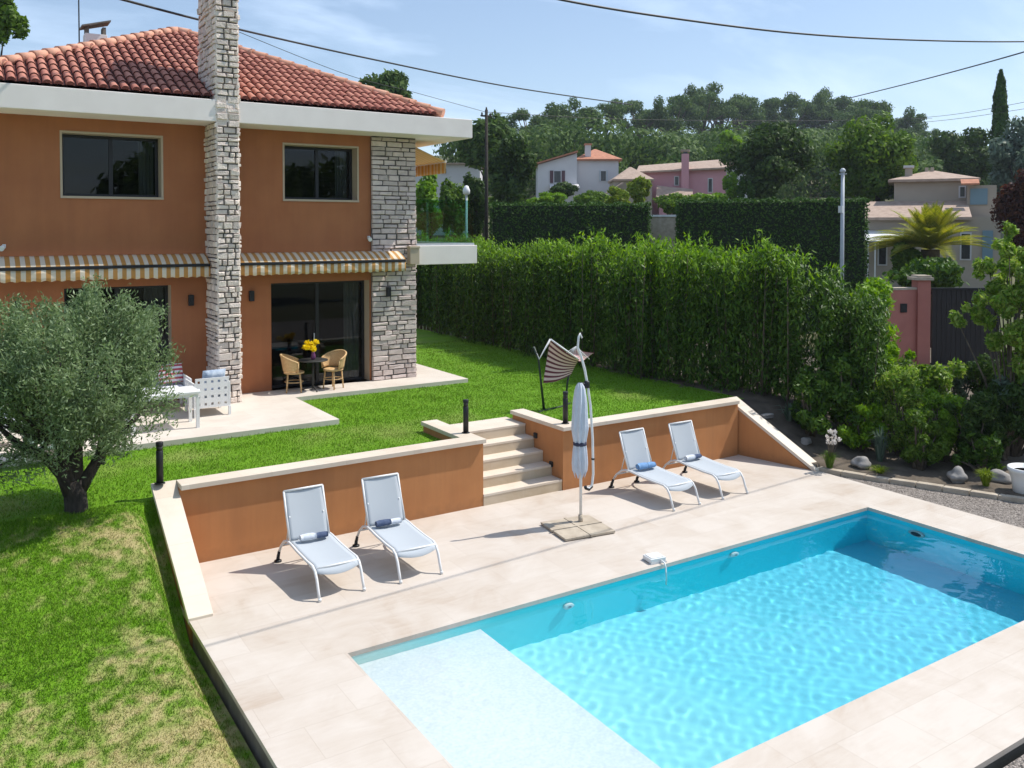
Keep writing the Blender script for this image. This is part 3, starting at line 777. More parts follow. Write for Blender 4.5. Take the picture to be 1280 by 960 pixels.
def window(i, op, door=False):
    a, b_, c, d = op; Y = HF + REC
    fw = .06; n = 2
    m = MB()
    m.box((a, Y - .05, d - fw), (b_, Y + .03, d)); m.box((a, Y - .05, c), (b_, Y + .03, c + fw))
    m.box((a, Y - .05, c + fw), (a + fw, Y + .03, d - fw)); m.box((b_ - fw, Y - .05, c + fw), (b_, Y + .03, d - fw))
    mid = (a + b_) / 2
    m.box((mid - .04, Y - .045, c + fw), (mid + .04, Y + .025, d - fw))
    f = m.build('sliding_door' if door else 'window', m_frame, villa, bevel=.004)
    m = MB(); m.box((a + fw, Y - .012, c + fw), (b_ - fw, Y - .004, d - fw)); m.build('pane', m_glass, f)
    # dim room behind the glass
    m = MB(); x0, x1, yy, zf, zc = a - .6, b_ + .9, Y + 3.2, (c if door else c - .9), d + .25
    m.add([(x0,Y+.04,zf),(x1,Y+.04,zf),(x1,yy,zf),(x0,yy,zf)], [(0,1,2,3)]); m.add([(x0,Y+.04,zc),(x0,yy,zc),(x1,yy,zc),(x1,Y+.04,zc)], [(0,1,2,3)])
    m.add([(x0,yy,zf),(x1,yy,zf),(x1,yy,zc),(x0,yy,zc)], [(0,1,2,3)]); m.add([(x0,Y+.04,zf),(x0,yy,zf),(x0,yy,zc),(x0,Y+.04,zc)], [(0,1,2,3)]); m.add([(x1,Y+.04,zf),(x1,Y+.04,zc),(x1,yy,zc),(x1,yy,zf)], [(0,1,2,3)])
    m.build('room', m_room, f)
    m = MB(); cw = .32 if not door else .42
    m.grid(lambda u, v: (b_ - fw - cw + cw * u, Y + .14 + .035 * math.sin(u * 26), (c + .02) + (d - c - .04) * v), 40, 2)
    m.build('curtain', m_curtain, f)
    if not door:
        m = MB(); s = .045
        for q in (((a - s, HF - .012, d), (b_ + s, HF + .02, d + s)), ((a - s, HF - .012, c), (a, HF + .02, d)), ((b_, HF - .012, c), (b_ + s, HF + .02, d)), ((a - s, HF - .03, c - .05), (b_ + s, HF + .02, c))): m.box(*q)
        m.build('sill', m_beige, f, bevel=.004)
    else:
        m = MB(); m.box((mid - .10, Y - .085, c + .95), (mid - .075, Y - .05, c + 1.25)); m.build('handle', m_grey, f, bevel=.005)
        m = MB(); m.box((a + .3, Y + 1.5, c + .72), (b_ - .5, Y + 2.3, c + .77)); m.box((a + .4, Y + 1.6, c + .004), (a + .48, Y + 2.2, c + .72)); m.box((b_ - .7, Y + 1.6, c + .004), (b_ - .62, Y + 2.2, c + .72)); m.build('dining_table', m_grey, f)
window(0, openings[0]); window(1, openings[1]); window(2, openings[2], True); window(3, openings[3], True)

# eave slab with fascia
m = MB(); m.box((HX0 - 1.2, 9.76, EZ), (7.40, HY1 + .95, 7.67)); m.build('fascia', m_fascia, villa, bevel=.012)
# pyramid roof with barrel tiles
AX, AY, AZ = 1.4, 15.2, 10.19; HD = 5.26; RZ = 7.745
slope_t = (AZ - RZ) / HD; sl_len = math.hypot(HD, AZ - RZ)
m = MB()
for k in range(4):
    M = Matrix.Translation((AX, AY, 0)) @ Matrix.Rotation(k * math.pi / 2, 4, 'Z')
    m.add([M @ Vector((-HD, -HD, RZ)), M @ Vector((HD, -HD, RZ)), M @ Vector((0, 0, AZ))], [(0, 1, 2)], 1)
    ncol = 52; sp_ = 2 * HD / ncol; course = .40; nrow = int(sl_len / course) + 1
    for i in range(ncol):
        xx = -HD + (i + .5) * sp_
        for j in range(nrow):
            s0 = j * course - .05; s1 = s0 + course + .05
            yy = -HD + (s0 + course * .5) * HD / sl_len
            if abs(xx) > -yy + .02: continue
            vs = []
            jx = random.uniform(-.006, .006)
            for s, r_, up in ((s0, sp_ * .40, .030), (s1, sp_ * .33, .012)):
                for q in range(7):
                    a = math.pi * q / 6
                    px_, h_ = xx + jx + r_ * math.cos(a), r_ * .95 * math.sin(a) + up
                    y_ = -HD + s * HD / sl_len; z_ = RZ + s * (AZ - RZ) / sl_len
                    vs.append(M @ Vector((px_, y_ - h_ * slope_t * .9, z_ + h_ * .9)))
            fs = [(q, q + 1, q + 8, q + 7) for q in range(6)]
            m.add(vs, fs, 0, True)
            m.add(vs[:7], [tuple(range(7))[::-1]], 1)
roof = m.build('roof', [m_tile, m_tilepan], villa)
m = MB()
for k in range(4):
    M = Matrix.Translation((AX, AY, 0)) @ Matrix.Rotation(k * math.pi / 2, 4, 'Z')
    n = 20
    for j in range(n):
        t0, t1_ = j / n, min((j + 1.15) / n, 1.0)
        a = M @ Vector((HD * (1 - t0), -HD * (1 - t0), RZ + (AZ - RZ) * t0 + .05)); b_ = M @ Vector((HD * (1 - t1_), -HD * (1 - t1_), RZ + (AZ - RZ) * t1_ + .035))
        m.tube([a, b_], [.125, .10], 10, 0)
m.build('ridge_tile', m_ridge, roof)
# small flue and aerial behind the ridge
p = at(119, 52, 22.5)
m = MB(); m.box((p[0] - .26, p[1] - .22, p[2] - 1.0), (p[0] + .26, p[1] + .22, p[2] + .16)); m.build('flue', m_fascia, roof, bevel=.01)
m = MB(); m.hexa([(p[0]-.34,p[1]-.3,p[2]+.30),(p[0]+.34,p[1]-.3,p[2]+.50),(p[0]+.34,p[1]+.3,p[2]+.50),(p[0]-.34,p[1]+.3,p[2]+.30),(p[0]-.34,p[1]-.3,p[2]+.34),(p[0]+.34,p[1]-.3,p[2]+.54),(p[0]+.34,p[1]+.3,p[2]+.54),(p[0]-.34,p[1]+.3,p[2]+.34)])
for sx_ in (-.2, .2): m.box((p[0]+sx_-.04, p[1]-.16, p[2]+.155), (p[0]+sx_+.04, p[1]+.16, p[2]+.36+.0*sx_))
m.build('flue_cap', m_conc, roof)
m = MB(); m.tube([(p[0]-.34, p[1]+.3, p[2]-.6), (p[0]-.34, p[1]+.3, p[2]+2.6)], .018, 6); m.build('aerial', m_darkmetal, roof)

# stacked stone: individual rough blocks in courses over a mortar core
def stones(m, x0, x1, z0, z1, plane, fixed, hmin, hmax, lmin, lmax, dep, g, sgn=-1):
    """courses of blocks on a vertical face. plane 'y': face at y=fixed spanning x; 'x': face at x=fixed spanning y"""
    z = z0
    while z < z1 - .02:
        h = min(g.uniform(hmin, hmax), z1 - z)
        x = x0
        while x < x1 - .001:
            l = g.uniform(lmin, lmax)
            if x1 - (x + l) < lmin * .6: l = x1 - x
            j = [g.uniform(-.013, .013) for _ in range(8)]
            e = g.uniform(.008, .026) ; d = dep * g.uniform(.25, 1.25); gp = g.uniform(.002, .007)
            a0, a1, b0, b1 = x + gp, x + l - gp, z + gp, z + h - gp
            o_ = fixed + sgn * d; i2 = fixed - sgn * .02
            base = [(a0, b0), (a1, b0), (a1, b1), (a0, b1)]
            fr = [(a0 + e + j[0], b0 + e * .7 + j[1]), (a1 - e + j[2], b0 + e * .7 + j[3]), (a1 - e + j[4], b1 - e * .7 + j[5]), (a0 + e + j[6], b1 - e * .7 + j[7])]
            P = [((q[0], i2, q[1]) if plane == 'y' else (i2, q[0], q[1])) for q in base] + [((q[0], o_ + g.uniform(-.012, .012), q[1]) if plane == 'y' else (o_ + g.uniform(-.012, .012), q[0], q[1])) for q in fr]
            m.add(P, [(4,5,6,7),(0,1,5,4),(1,2,6,5),(2,3,7,6),(3,0,4,7)] if plane == 'y' else [(7,6,5,4),(4,5,1,0),(5,6,2,1),(6,7,3,2),(7,4,0,3)], 0)
            x += l
        z += h
gr_ = random.Random(5)
CX0, CX1, CY0, CY1, CZT = 1.055, 1.515, 9.765, 11.25, 10.9
m = MB(); m.box((CX0, CY0, TZ - .05), (CX1, CY1, CZT), 1)
stones(m, CX0 - .02, CX1 + .02, TZ, CZT, 'y', CY0, .075, .16, .11, .30, .042, gr_)
stones(m, CY0 - .02, CY1 + .02, TZ, CZT, 'x', CX0, .075, .16, .14, .36, .042, gr_)
stones(m, CY0 - .02, CY1 + .02, TZ, CZT, 'x', CX1, .075, .16, .14, .36, .042, gr_, 1)
m.build('stone_chimney', [m_stone, m_mortar], villa, bevel=.024, seg=3)
m = MB(); m.box((CX0 - .12, CY0 - .12, CZT), (CX1 + .12, CY1 + .12, CZT + .1)); m.build('chimney_cap', m_conc, villa, bevel=.01)
m = MB(); m.box((5.02, HF - .08, TZ - .05), (HX1 + .02, HF + .3, EZ), 1)
stones(m, 5.01, HX1 + .03, TZ, EZ - .02, 'y', HF - .08, .09, .15, .18, .46, .035, gr_)
stones(m, HF - .08, HF + .3, TZ, EZ - .02, 'x', HX1 + .02, .075, .125, .18, .30, .03, gr_, 1)
m.build('stone_pillar', [m_stone2, m_mortar], villa, bevel=.014, seg=2)

# awnings over the ground floor: rolled cassette with striped cover and hanging valance
m_awn = stripemat('gold_white_awning', (.46,.225,.055), (.64,.56,.44), 0, .175, .5)
m_awn_side = stripemat('gold_side_awning', (.62,.32,.05), (.66,.52,.28), 1, .20, .5)
for x0, x1 in ((-3.5, 1.0), (1.575, 5.72)):
    Yb, Yr = HF - .06, HF - .52
    m = MB()
    n = int((x1 - x0) / .05)
    m.grid(lambda u, v: (x0 + (x1 - x0) * u, Yb + (Yr - Yb) * v, 4.34 - .20 * v + .02 * math.sin(v * math.pi)), n, 6)
    a = m.build('awning', m_awn, villa, solid=.012)
    m = MB(); m.box((x0, Yr - .03, 4.075), (x1, Yr + .03, 4.135)); m.build('front_bar', m_black, a, bevel=.01)
    m = MB(); m.grid(lambda u, v: (x0 + (x1 - x0) * u, Yr - .01 + .012 * math.sin(u * (x1 - x0) * 9), 4.075 - v * (.225 + .012 * math.cos(u * (x1 - x0) * 31.4))), n * 2, 3)
    m.build('valance', m_awn, a, solid=.006)
    for xx in (x0 + .25, x1 - .25):
        m = MB(); m.box((xx - .02, Yr + .03, 4.06), (xx + .02, HF, 4.10)); m.build('folding_arm', m_black, a)
# side awning above the balcony
m = MB(); xw, xo = HX1 + .08, 7.35; ya, yb = 11.1, 15.5
m.grid(lambda u, v: (xw + (xo - xw) * v, ya + (yb - ya) * u, 7.10 - .42 * v), 30, 6)
a = m.build('awning', m_awn_side, villa, solid=.01)
m = MB(); m.grid(lambda u, v: (xo + .012 * math.sin(u * 50), ya + (yb - ya) * u, 6.68 - .30 * v), 60, 3); m.build('valance', m_awn_side, a, solid=.006)
m = MB(); m.box((xo - .03, ya, 6.665), (xo + .03, yb, 6.71)); m.build('front_bar', m_fascia, a)

# balcony on the side
m = MB(); m.box((HX1 + .025, HF - .02, 3.97), (8.08, 15.8, 4.46)); bal = m.build('balcony', m_fascia, villa, bevel=.012)
m = MB(); m.box((5.96, HF - .30, 4.0), (HX1 + .02, HF - .118, 4.40)); m.box((5.94, HF - .32, 4.40), (HX1 + .03, HF - .12, 4.46)); m.build('awning_box', m_beige, villa, bevel=.008)
m = MB()
m.box((HX1 + .12, HF + .05, 4.50), (7.98, HF + .066, 5.66)); m.box((7.984, HF + .07, 4.50), (8.0, 13.2, 5.66)); m.box((7.984, 13.23, 4.50), (8.0, 15.7, 5.66))
m.build('glass_balustrade', m_bglass, bal)
m = MB(); m.box((HX1 + .1, HF + .03, 4.462), (8.02, HF + .09, 4.52)); m.box((7.96, HF + .092, 4.462), (8.02, 15.7, 4.52)); m.build('rail_channel', m_grey, bal)
m = MB()
for xx in (6.9, 7.5): m.box((xx - .02, 15.5, 4.46), (xx + .02, 15.54, 6.9))
m.build('balcony_post', m_grey, bal)

# wall lamps and cameras
for x, z in ((-2.66, 3.33), (.69, 3.31), (2.03, 3.35), (5.42, 3.32)):
    y = HF if x < 5 else HF - .11
    m = MB(); m.box((x - .055, y - .10, z - .12), (x + .055, y - .02, z + .12)); m.box((x - .035, y - .02, z - .06), (x + .035, y + .01, z + .06)); m.build('wall_lamp', m_black, villa, bevel=.006)
for x, z in ((-2.88, 4.55), (4.95, 4.68)):
    m = MB(); m.box((x - .03, HF - .05, z - .04), (x + .03, HF + .005, z + .04)); m.tube([(x, HF - .04, z), (x - .03, HF - .14, z - .02), (x - .06, HF - .26, z - .05)], [.02, .045, .05], 10); m.build('security_camera', m_white, villa)

# ------------------------------------------------------------------ sun loungers
def lounger():
    t = thing('sun_lounger', '', 'sun lounger')
    W = .63
    prof = [(0, .0), (.05, .12), (.105, .26), (.17, .345), (.26, .385), (.5, .385), (.85, .40), (1.12, .425), (1.25, .425), (1.38, .385), (1.52, .28), (1.62, .15)]
    m = MB()
    for x in (0, W): m.tube([(x, s, z) for s, z in prof], .019, 10)
    for s, z in ((.20, .362), (1.22, .425), (1.50, .29)): m.tube([(0, s, z), (W, s, z)], .015, 8)
    m.build('frame', m_alu, t, local=True)
    m = MB()
    def seat(u, v):
        s = .14 + 1.06 * v; z = np.interp(s, [q[0] for q in prof], [q[1] for q in prof]) + .012
        return (.02 + (W - .04) * u, s - .07 * (1 - (2*u-1)**2) * (v < .02) , z - .022 * math.sin(math.pi * u) * (1 if v > .02 else 1.4))
    m.grid(seat, 12, 24); m.build('seat_sling', m_sling, t, local=True, solid=.004)
    bk = thing('backrest', None, None); bk.parent = t
    m = MB()
    b0, b1 = Vector((0, 1.20, .43)), Vector((0, 1.46, 1.085))
    for x in (.02, W - .02): m.tube([(x, b0.y, b0.z), (x, (b0.y + b1.y) / 2 + .012, (b0.z + b1.z) / 2), (x, b1.y, b1.z)], .016, 8)
    m.tube([(.02, b1.y, b1.z), (W - .02, b1.y, b1.z)], .016, 8)
    m.tube([(.06, 1.32, .75), (.06, 1.45, .36)], .010, 6); m.tube([(W - .06, 1.32, .75), (W - .06, 1.45, .36)], .010, 6)
    m.build('back_frame', m_alu, bk, local=True)
    m = MB(); m.grid(lambda u, v: (.03 + (W - .06) * u, b0.y + (b1.y - b0.y) * v + .014 * math.sin(math.pi * u), b0.z + (b1.z - b0.z) * v - .006 * math.sin(math.pi * u)), 10, 14); m.build('back_sling', m_sling, bk, local=True, solid=.004)
    for x in (-.005, W + .005):
        m = MB(); m.tube([(x, 1.60, .17), (x, 1.635, .09)], [.022, .026], 8); m.lathe([(.055, 0), (.055, .02), (.03, .03)], (x, 1.655, 0.0), 12); m.tube([(x, 1.64, .10), (x, 1.66, .02)], [.024, .03], 8); m.build('wheel_foot', m_black, t, local=True)
    for x in (0, W):
        m = MB(); m.lathe([(.024, 0), (.024, .035), (.02, .04)], (x, 0, 0), 10); m.build('foot_cap', m_alu, t, local=True)
    return t
lo = lounger()
spots = [((.25, 1.47), 'white sun lounger nearest the left wall wing, white and grey towel on its seat'), ((1.40, 1.43), 'white sun lounger with a navy towel, second from the left wall wing'),
         ((6.72, 1.66), 'white sun lounger with a bright blue towel, beside the closed parasol'), ((7.92, 1.66), 'white sun lounger nearest the right wall wing, white towel on its seat')]
for i, (p, lb) in enumerate(spots):
    o = lo if i == 0 else copy_tree(lo)
    o.location = (p[0], p[1], .001); o.rotation_euler.z = R((.8, -1.2, 1.1, -.6)[i]); tag(o, lb, 'sun lounger', 'white sun loungers on the pool deck')
    sL = [.36, .36, .46, .36][i]
    t = thing('rolled_towel', ['white and grey rolled towel on the lounger by the left wall wing', 'navy and grey rolled towel on the second lounger from the left', 'bright blue rolled towel on the lounger by the parasol', 'white and blue rolled towel on the lounger by the right wall wing'][i],
              'towel', (p[0] + .315, p[1] + 1.08, .445), R(random.uniform(-6, 6)), 'rolled towels on the loungers')
    ma, mb_ = [(m_towel_w, m_towel_n), (m_towel_n, m_towel_w), (m_towel_b, m_towel_b), (m_towel_w, m_towel_n)][i]
    m = MB()
    def roll(mm, xa, xb, r, mi):
        n = 16; k = 5
        vs = []
        for q in range(k + 1):
            xq = xa + (xb - xa) * q / k
            for j in range(n):
                a = 2 * math.pi * j / n; rr = r * (1 + .05 * math.sin(5 * a + q)) * (.86 if q in (0, k) else 1)
                vs.append((xq, rr * 1.15 * math.cos(a), r * .92 + rr * .92 * math.sin(a)))
        fs = [(q*n+j, q*n+(j+1)%n, (q+1)*n+(j+1)%n, (q+1)*n+j) for q in range(k) for j in range(n)] + [tuple(range(n)), tuple(k*n+j for j in range(n))[::-1]]
        mm.add(vs, fs, mi, True)
    roll(m, -.20, .03, .05 + .012 * (i == 2), 0); m.build('roll', ma, t, local=True)
    m = MB(); roll(m, .028, .20, .044 + .012 * (i == 2), 0); m.build('loose_end', mb_, t, local=True)

# ------------------------------------------------------------------ closed cantilever parasol
par = thing('parasol', 'closed cantilever parasol with pale grey canopy on a paved base', 'parasol', (4.95, 2.0, 0))
m = MB(); m.tube([(0,0,.05),(0,0,1.1),(-.01,0,2.30)], [.024,.024,.02], 12); m.build('mast', m_alu, par, local=True)
m = MB(); M = Matrix.Rotation(R(-8), 4, 'Z')
for sx_, sy_ in ((-1,-1),(1,-1),(1,1),(-1,1)):
    x0_, y0_ = (-.62 + .47 * (sx_ > 0)), (-.62 + .45 * (sy_ > 0))
    m.box((x0_, y0_, .012), (x0_ + .44, y0_ + .42, .05), 0, Matrix.Rotation(R(-8), 4, 'Z'))
bs = m.build('base_slabs', m_block, par, bevel=.006, local=True)
m = MB(); m.box((-.64,-.185,.02),(.30,-.145,.054),0,M); m.box((-.175,-.64,.02),(-.135,.27,.055),0,M); m.tube([(0,0,.0),(0,0,.16)],.04,12); m.build('base_cross', m_block, par, local=True)
g = np.random.default_rng(9)
m = MB()
def canopy(u, v):
    a = u * 2 * math.pi; z = .84 + 1.52 * v
    r = np.interp(v, [0, .12, .28, .33, .5, .8, .95, 1], [.10, .115, .10, .088, .125, .105, .075, .03])
    fold = 1 + .20 * math.sin(8 * a + 1.2 * math.sin(v * 4)) * (1 - .4 * v)
    if v < .01: z += .06 * math.sin(8 * a)
    return (r * fold * math.cos(a) - .02, r * fold * math.sin(a), z)
m.grid(canopy, 72, 26); m.build('canopy', m_canvas, par, local=True)
m = MB(); m.lathe([(.10,1.32),(.112,1.33),(.112,1.37),(.10,1.38)], (-.02,0,0), 20); m.build('strap', m_navy, par, local=True)
m = MB(); m.tube([(.10,0,.60),(.17,.0,.57),(.235,.0,.62),(.26,0,.80),(.245,0,1.4),(.20,0,1.95),(.135,0,2.31),(.08,0,2.56),(.0,0,2.80),(-.07,0,2.95),(-.05,0,3.12),(-.02,0,3.17),(.02,0,3.10)], [.022]*9+[.02,.018,.018,.016], 10); m.build('arm', m_alu, par, local=True)
m = MB(); m.lathe([(.045,2.26),(.05,2.29),(.05,2.36),(.03,2.38)], (.12,0,0), 14); m.tube([(.12,0,2.32),(0,0,2.34)],.022,8); m.build('hinge', m_black, par, local=True)
m = MB(); m.tube([(.095,0,.62),(.105,-.0,.585),(.17,0,.555),(.235,0,.60)],.028,10); m.build('crank', m_black, par, local=True)
m = MB(); m.lathe([(.028,1.04),(.028,1.07)],(.255,0,0),10); m.build('clip', m_black, par, local=True)

# ------------------------------------------------------------------ hammock seat on the lawn
hd = 18.6
hb = at(690, 500, hd)
ham = thing('hammock_seat', 'red and white striped hammock seat slung on a dark metal stand', 'hammock', (hb[0], hb[1], 1.0))
P = lambda x, y, dd=0: tuple(at(x, y, hd + dd))
def gp(x, y, dd=0):
    p = at(x, y, hd + dd); return (p[0], p[1], 1.0)
m = MB()
m.tube([P(667,434), P(673,449), P(676,475), gp(680,500)], [.03,.022,.022,.03], 8)
m.tube([P(712,463,.5), P(709,480,.5), gp(707,497,.5)], .022, 8)
m.tube([gp(673,503,-.2), gp(681,500), gp(707,497,.5), gp(713,494,.8)], .025, 8)
m.build('stand', m_gmetal, ham)
m = MB(); m.tube([P(667,434), P(674,449), P(688,424)], .022, 8); m.tube([P(688,424), P(723,449)], .018, 8); m.build('spreader_bar', m_alu, ham)
A, B_, C_, D_ = [np.array(P(*q)) for q in ((688,424,0),(724,449,.15),(714,468,.3),(679,479,0))]
m_ham = stripemat('striped_hammock_cloth', (.20,.04,.06), (.66,.50,.48), 2, 10, .5)
# stripes follow the cloth: colour by generated uv
mm_, nt, b, out = nodes_of('hammock_stripes')
uvn = nt.nodes.new('ShaderNodeUVMap'); sx = nt.nodes.new('ShaderNodeSeparateXYZ'); nt.links.new(uvn.outputs[0], sx.inputs[0])
ml = nt.nodes.new('ShaderNodeMath'); ml.operation = 'MULTIPLY'; ml.inputs[1].default_value = 8.5; nt.links.new(sx.outputs[1], ml.inputs[0])
fr = nt.nodes.new('ShaderNodeMath'); fr.operation = 'FRACT'; nt.links.new(ml.outputs[0], fr.inputs[0])
lt = nt.nodes.new('ShaderNodeMath'); lt.operation = 'LESS_THAN'; lt.inputs[1].default_value = .45; nt.links.new(fr.outputs[0], lt.inputs[0])
mx = nt.nodes.new('ShaderNodeMix'); mx.data_type = 'RGBA'; mx.inputs['A'].default_value = (.70,.50,.46,1); mx.inputs['B'].default_value = (.14,.03,.045,1)
nt.links.new(lt.outputs[0], mx.inputs['Factor']); nt.links.new(mx.outputs['Result'], b.inputs['Base Color']); b.inputs['Roughness'].default_value = .85
def cloth(name, A, B_, C_, D_, sag, parent):
    m = MB(); nu, nv = 12, 24
    def fn(u, v):
        p = (A * (1-u) + B_ * u) * (1-v) + (D_ * (1-u) + C_ * u) * v
        p = p + np.array((0, 0, -1)) * sag * math.sin(math.pi * u) + FWD * .10 * math.sin(math.pi * v) * (1 - .3 * u)
        return tuple(p)
    m.grid(fn, nu, nv); o = m.build(name, mm_, parent, solid=.006)
    uvl = o.data.uv_layers.new(name='UVMap')
    for pl in o.data.polygons:
        for li in pl.loop_indices:
            vi = o.data.loops[li].vertex_index; uvl.data[li].uv = ((vi % (nu+1)) / nu, (vi // (nu+1)) / nv)
    return o
cloth('cloth', A, B_, C_, D_, .05, ham)
A2, B2, C2, D2 = [np.array(P(*q)) for q in ((718,436,.5),(743,441,.5),(728,452,.3),(716,448,.3))]
cloth('cloth_flap', A2, B2, C2, D2, .02, ham)
m = MB()
for q in range(9):
    x_ = 700 + q * 4.6
    m.tube([P(720,433,.2), P(x_, 446 + 3 * math.sin(q), .25)], .008, 5)
m.build('strings', m_alu, ham)

# ------------------------------------------------------------------ terrace furniture
def lattice(m, a, u, v, W, H, th, nu, nv, hole):
    """perforated white panel in the plane u,v from corner a"""
    a = Vector(a); u = Vector(u); v = Vector(v); n = u.cross(v)
    xs_ = [0]; 
    for i in range(nu):
        c = W * (i + .5) / nu; xs_ += [c - hole / 2, c + hole / 2]
    xs_.append(W); ys_ = [0]
    for j in range(nv):
        c = H * (j + .5) / nv; ys_ += [c - hole / 2, c + hole / 2]
    ys_.append(H)
    for i in range(len(xs_) - 1):
        for j in range(len(ys_) - 1):
            if i % 2 == 1 and j % 2 == 1: continue
            c = [a + u * xs_[i + p] + v * ys_[j + q] + n * r_ for r_ in (0, th) for q, p in ((0,0),(0,1),(1,1),(1,0))]
            m.hexa([c[0], c[1], c[2], c[3], c[4], c[5], c[6], c[7]])
def armchair(name, label, loc, rz, W, D, cushions=True):
    t = thing(name, label, 'garden seat', loc, rz)
    for sx_ in (0, 1):
        m = MB(); x = sx_ * (W - .03)
        lattice(m, (x, 0, .18), (0, 1, 0), (0, 0, 1), D, .50, .03, 5, 4, .05); m.build('side_panel', m_white, t, local=True)
    m = MB(); lattice(m, (.03, D - .002, .18), (1, 0, 0), (0, 0, 1), W - .06, .60, .03, max(3, int(W / .14)), 4, .05); m.build('back_panel', m_white, t, local=True)
    m = MB(); m.box((.032, .02, .30), (W - .032, D - .01, .35)); m.build('seat_base', m_white, t, local=True)
    for x in (.02, W - .02):
        for y in (.03, D - .0):
            m = MB(); m.box((x - .025, y - .025, 0), (x + .025, y + .025, .18)); m.build('leg', m_white, t, local=True)
    m = MB(); m.box((.05, .03, .352), (W - .05, D - .06, .47)); m.build('seat_cushion', m_cush, t, bevel=.03, local=True)
    return t
sofa = armchair('garden_sofa', 'white perforated garden sofa with pale cushions against the villa wall', (-1.55, 9.35, TZ), 0, 1.95, .95)
armchair('garden_armchair', 'white perforated garden armchair with its back to the lawn beside the stone chimney', (1.0, 9.42, TZ), math.pi, .72, .80)
def cushion(label, loc, rot, mat, s=(.44,.13,.40), group='cushions on the garden sofa'):
    m = MB(); n = 10
    def f(u, v, sg):
        x = (u - .5); z = (v - .5); th = (1 - (2*x)**4) * (1 - (2*z)**4)
        return (x * s[0], sg * s[1] * .5 * th ** .5 if th > 0 else 0, z * s[2])
    m.grid(lambda u, v: f(u, v, -1), n, n); m.grid(lambda u, v: f(1 - u, v, 1), n, n)
    o = m.build('cushion', mat); o.location = loc; o.rotation_euler = rot
    return tag(o, label, 'cushion', group)
m_cstripe = stripemat('red_white_cushion_stripe', (.45,.06,.08), (.70,.66,.66), 2, .09, .5)
m_cblue = pm('blue_white_cushion', (.62,.68,.76), (.20,.28,.42), 9, .85)
cushion('red and white striped cushion on the white sofa', (.12, 10.02, TZ + .72), (R(-16), 0, R(6)), m_cstripe, (.5,.15,.40))
cushion('blue patterned white cushion on the armchair beside the chimney', (.72, 8.86, TZ + .70), (R(14), 0, R(8)), m_cblue, (.48,.16,.44))
cushion('plain pale cushion in the far corner of the sofa', (-.75, 10.02, TZ + .70), (R(-16), 0, 0), m_cush, (.5,.15,.38))
t = thing('garden_table', 'low white slatted garden table in front of the sofa', 'table', (-.42, 8.05, TZ))
m = MB()
for k in range(6): m.box((-.62, -.36 + k * .122, .66), (.62, -.36 + k * .122 + .108, .70))
m.build('table_top', m_white, t, bevel=.004, local=True)
m = MB(); m.box((-.58,-.33,.60),(.58,-.29,.658)); m.box((-.58,.29,.60),(.58,.33,.658)); m.build('apron', m_white, t, local=True)
for x in (-.57, .57):
    for y in (-.31, .31):
        m = MB(); m.box((x-.03,y-.03,0),(x+.03,y+.03,.598)); m.build('leg', m_white, t, local=True)
armchair('garden_armchair', 'white perforated garden armchair half hidden behind the olive tree', (-3.3, 7.6, TZ), R(35), .75, .8)
armchair('garden_armchair', 'white perforated garden armchair behind the olive trunk, near the lawn', (-1.95, 7.35, TZ), R(170), .75, .8)

def rattan_chair(label, loc, rz):
    t = thing('rattan_chair', label, 'chair', loc, rz, 'rattan chairs by the glass door')
    m = MB(); m.lathe([(.20,.43),(.235,.44),(.235,.475),(.20,.485)], n=20); m.build('seat', m_rattan, t, local=True)
    m = MB()
    def bk(u, v):
        a = R(-20) + R(220) * u; h = .50 + (.20 + .17 * math.sin(math.pi * u)) * v; r = .24 + .06 * v
        return (r * math.cos(a), r * math.sin(a), h)
    m.grid(bk, 28, 6); b_ = m.build('backrest', m_rattan, t, local=True, solid=.02)
    m = MB(); m.tube([(.30*math.cos(R(-20)+R(220)*q/20), .30*math.sin(R(-20)+R(220)*q/20), .70+.17*math.sin(math.pi*q/20)) for q in range(21)], .024, 8); m.build('top_rail', m_rattan, t, local=True)
    for q in range(4):
        a = R(45 + 90 * q); m = MB(); m.tube([(.19*math.cos(a), .19*math.sin(a), .45), (.235*math.cos(a), .235*math.sin(a), 0)], [.02,.016], 8); m.build('leg', m_rattan, t, local=True)
    m = MB(); m.tube([(.21*math.cos(2*math.pi*q/16), .21*math.sin(2*math.pi*q/16), .24) for q in range(17)], .010, 6); m.build('stretcher', m_rattan, t, local=True)
    for a in (R(-20), R(200)):
        m = MB(); m.tube([(.30*math.cos(a), .30*math.sin(a), .70), (.27*math.cos(a), .27*math.sin(a), .48)], .018, 8); m.build('arm_post', m_rattan, t, local=True)
rattan_chair('honey rattan chair left of the small round table', (2.90, 10.30, TZ), R(150) - R(90) + R(10))
rattan_chair('honey rattan chair right of the small round table', (3.83, 10.22, TZ), R(-62))
t = thing('bistro_table', 'small round dark bistro table between the two rattan chairs', 'table', (3.33, 10.22, TZ))
m = MB(); m.lathe([(.33,.70),(.345,.705),(.345,.725),(.33,.73)], n=28); m.build('table_top', m_darkmetal, t, local=True)
m = MB(); m.lathe([(.03,.05),(.025,.4),(.035,.70)], n=12); m.build('column', m_darkmetal, t, local=True)
for q in range(3):
    a = R(30 + 120 * q); m = MB(); m.tube([(0,0,.10),(.15*math.cos(a),.15*math.sin(a),.06),(.27*math.cos(a),.27*math.sin(a),.01)], [.02,.018,.014], 8); m.build('foot', m_darkmetal, t, local=True)
t = thing('flower_vase', 'purple vase of bright yellow flowers on the bistro table', 'flowers', (3.33, 10.20, TZ + .731))
m = MB(); m.lathe([(.04,0),(.06,.05),(.05,.12),(.035,.16),(.045,.18)], n=18); m.build('vase', pm('purple_glaze', (.16,.05,.14), rough=.3), t, local=True)
g = np.random.default_rng(31)
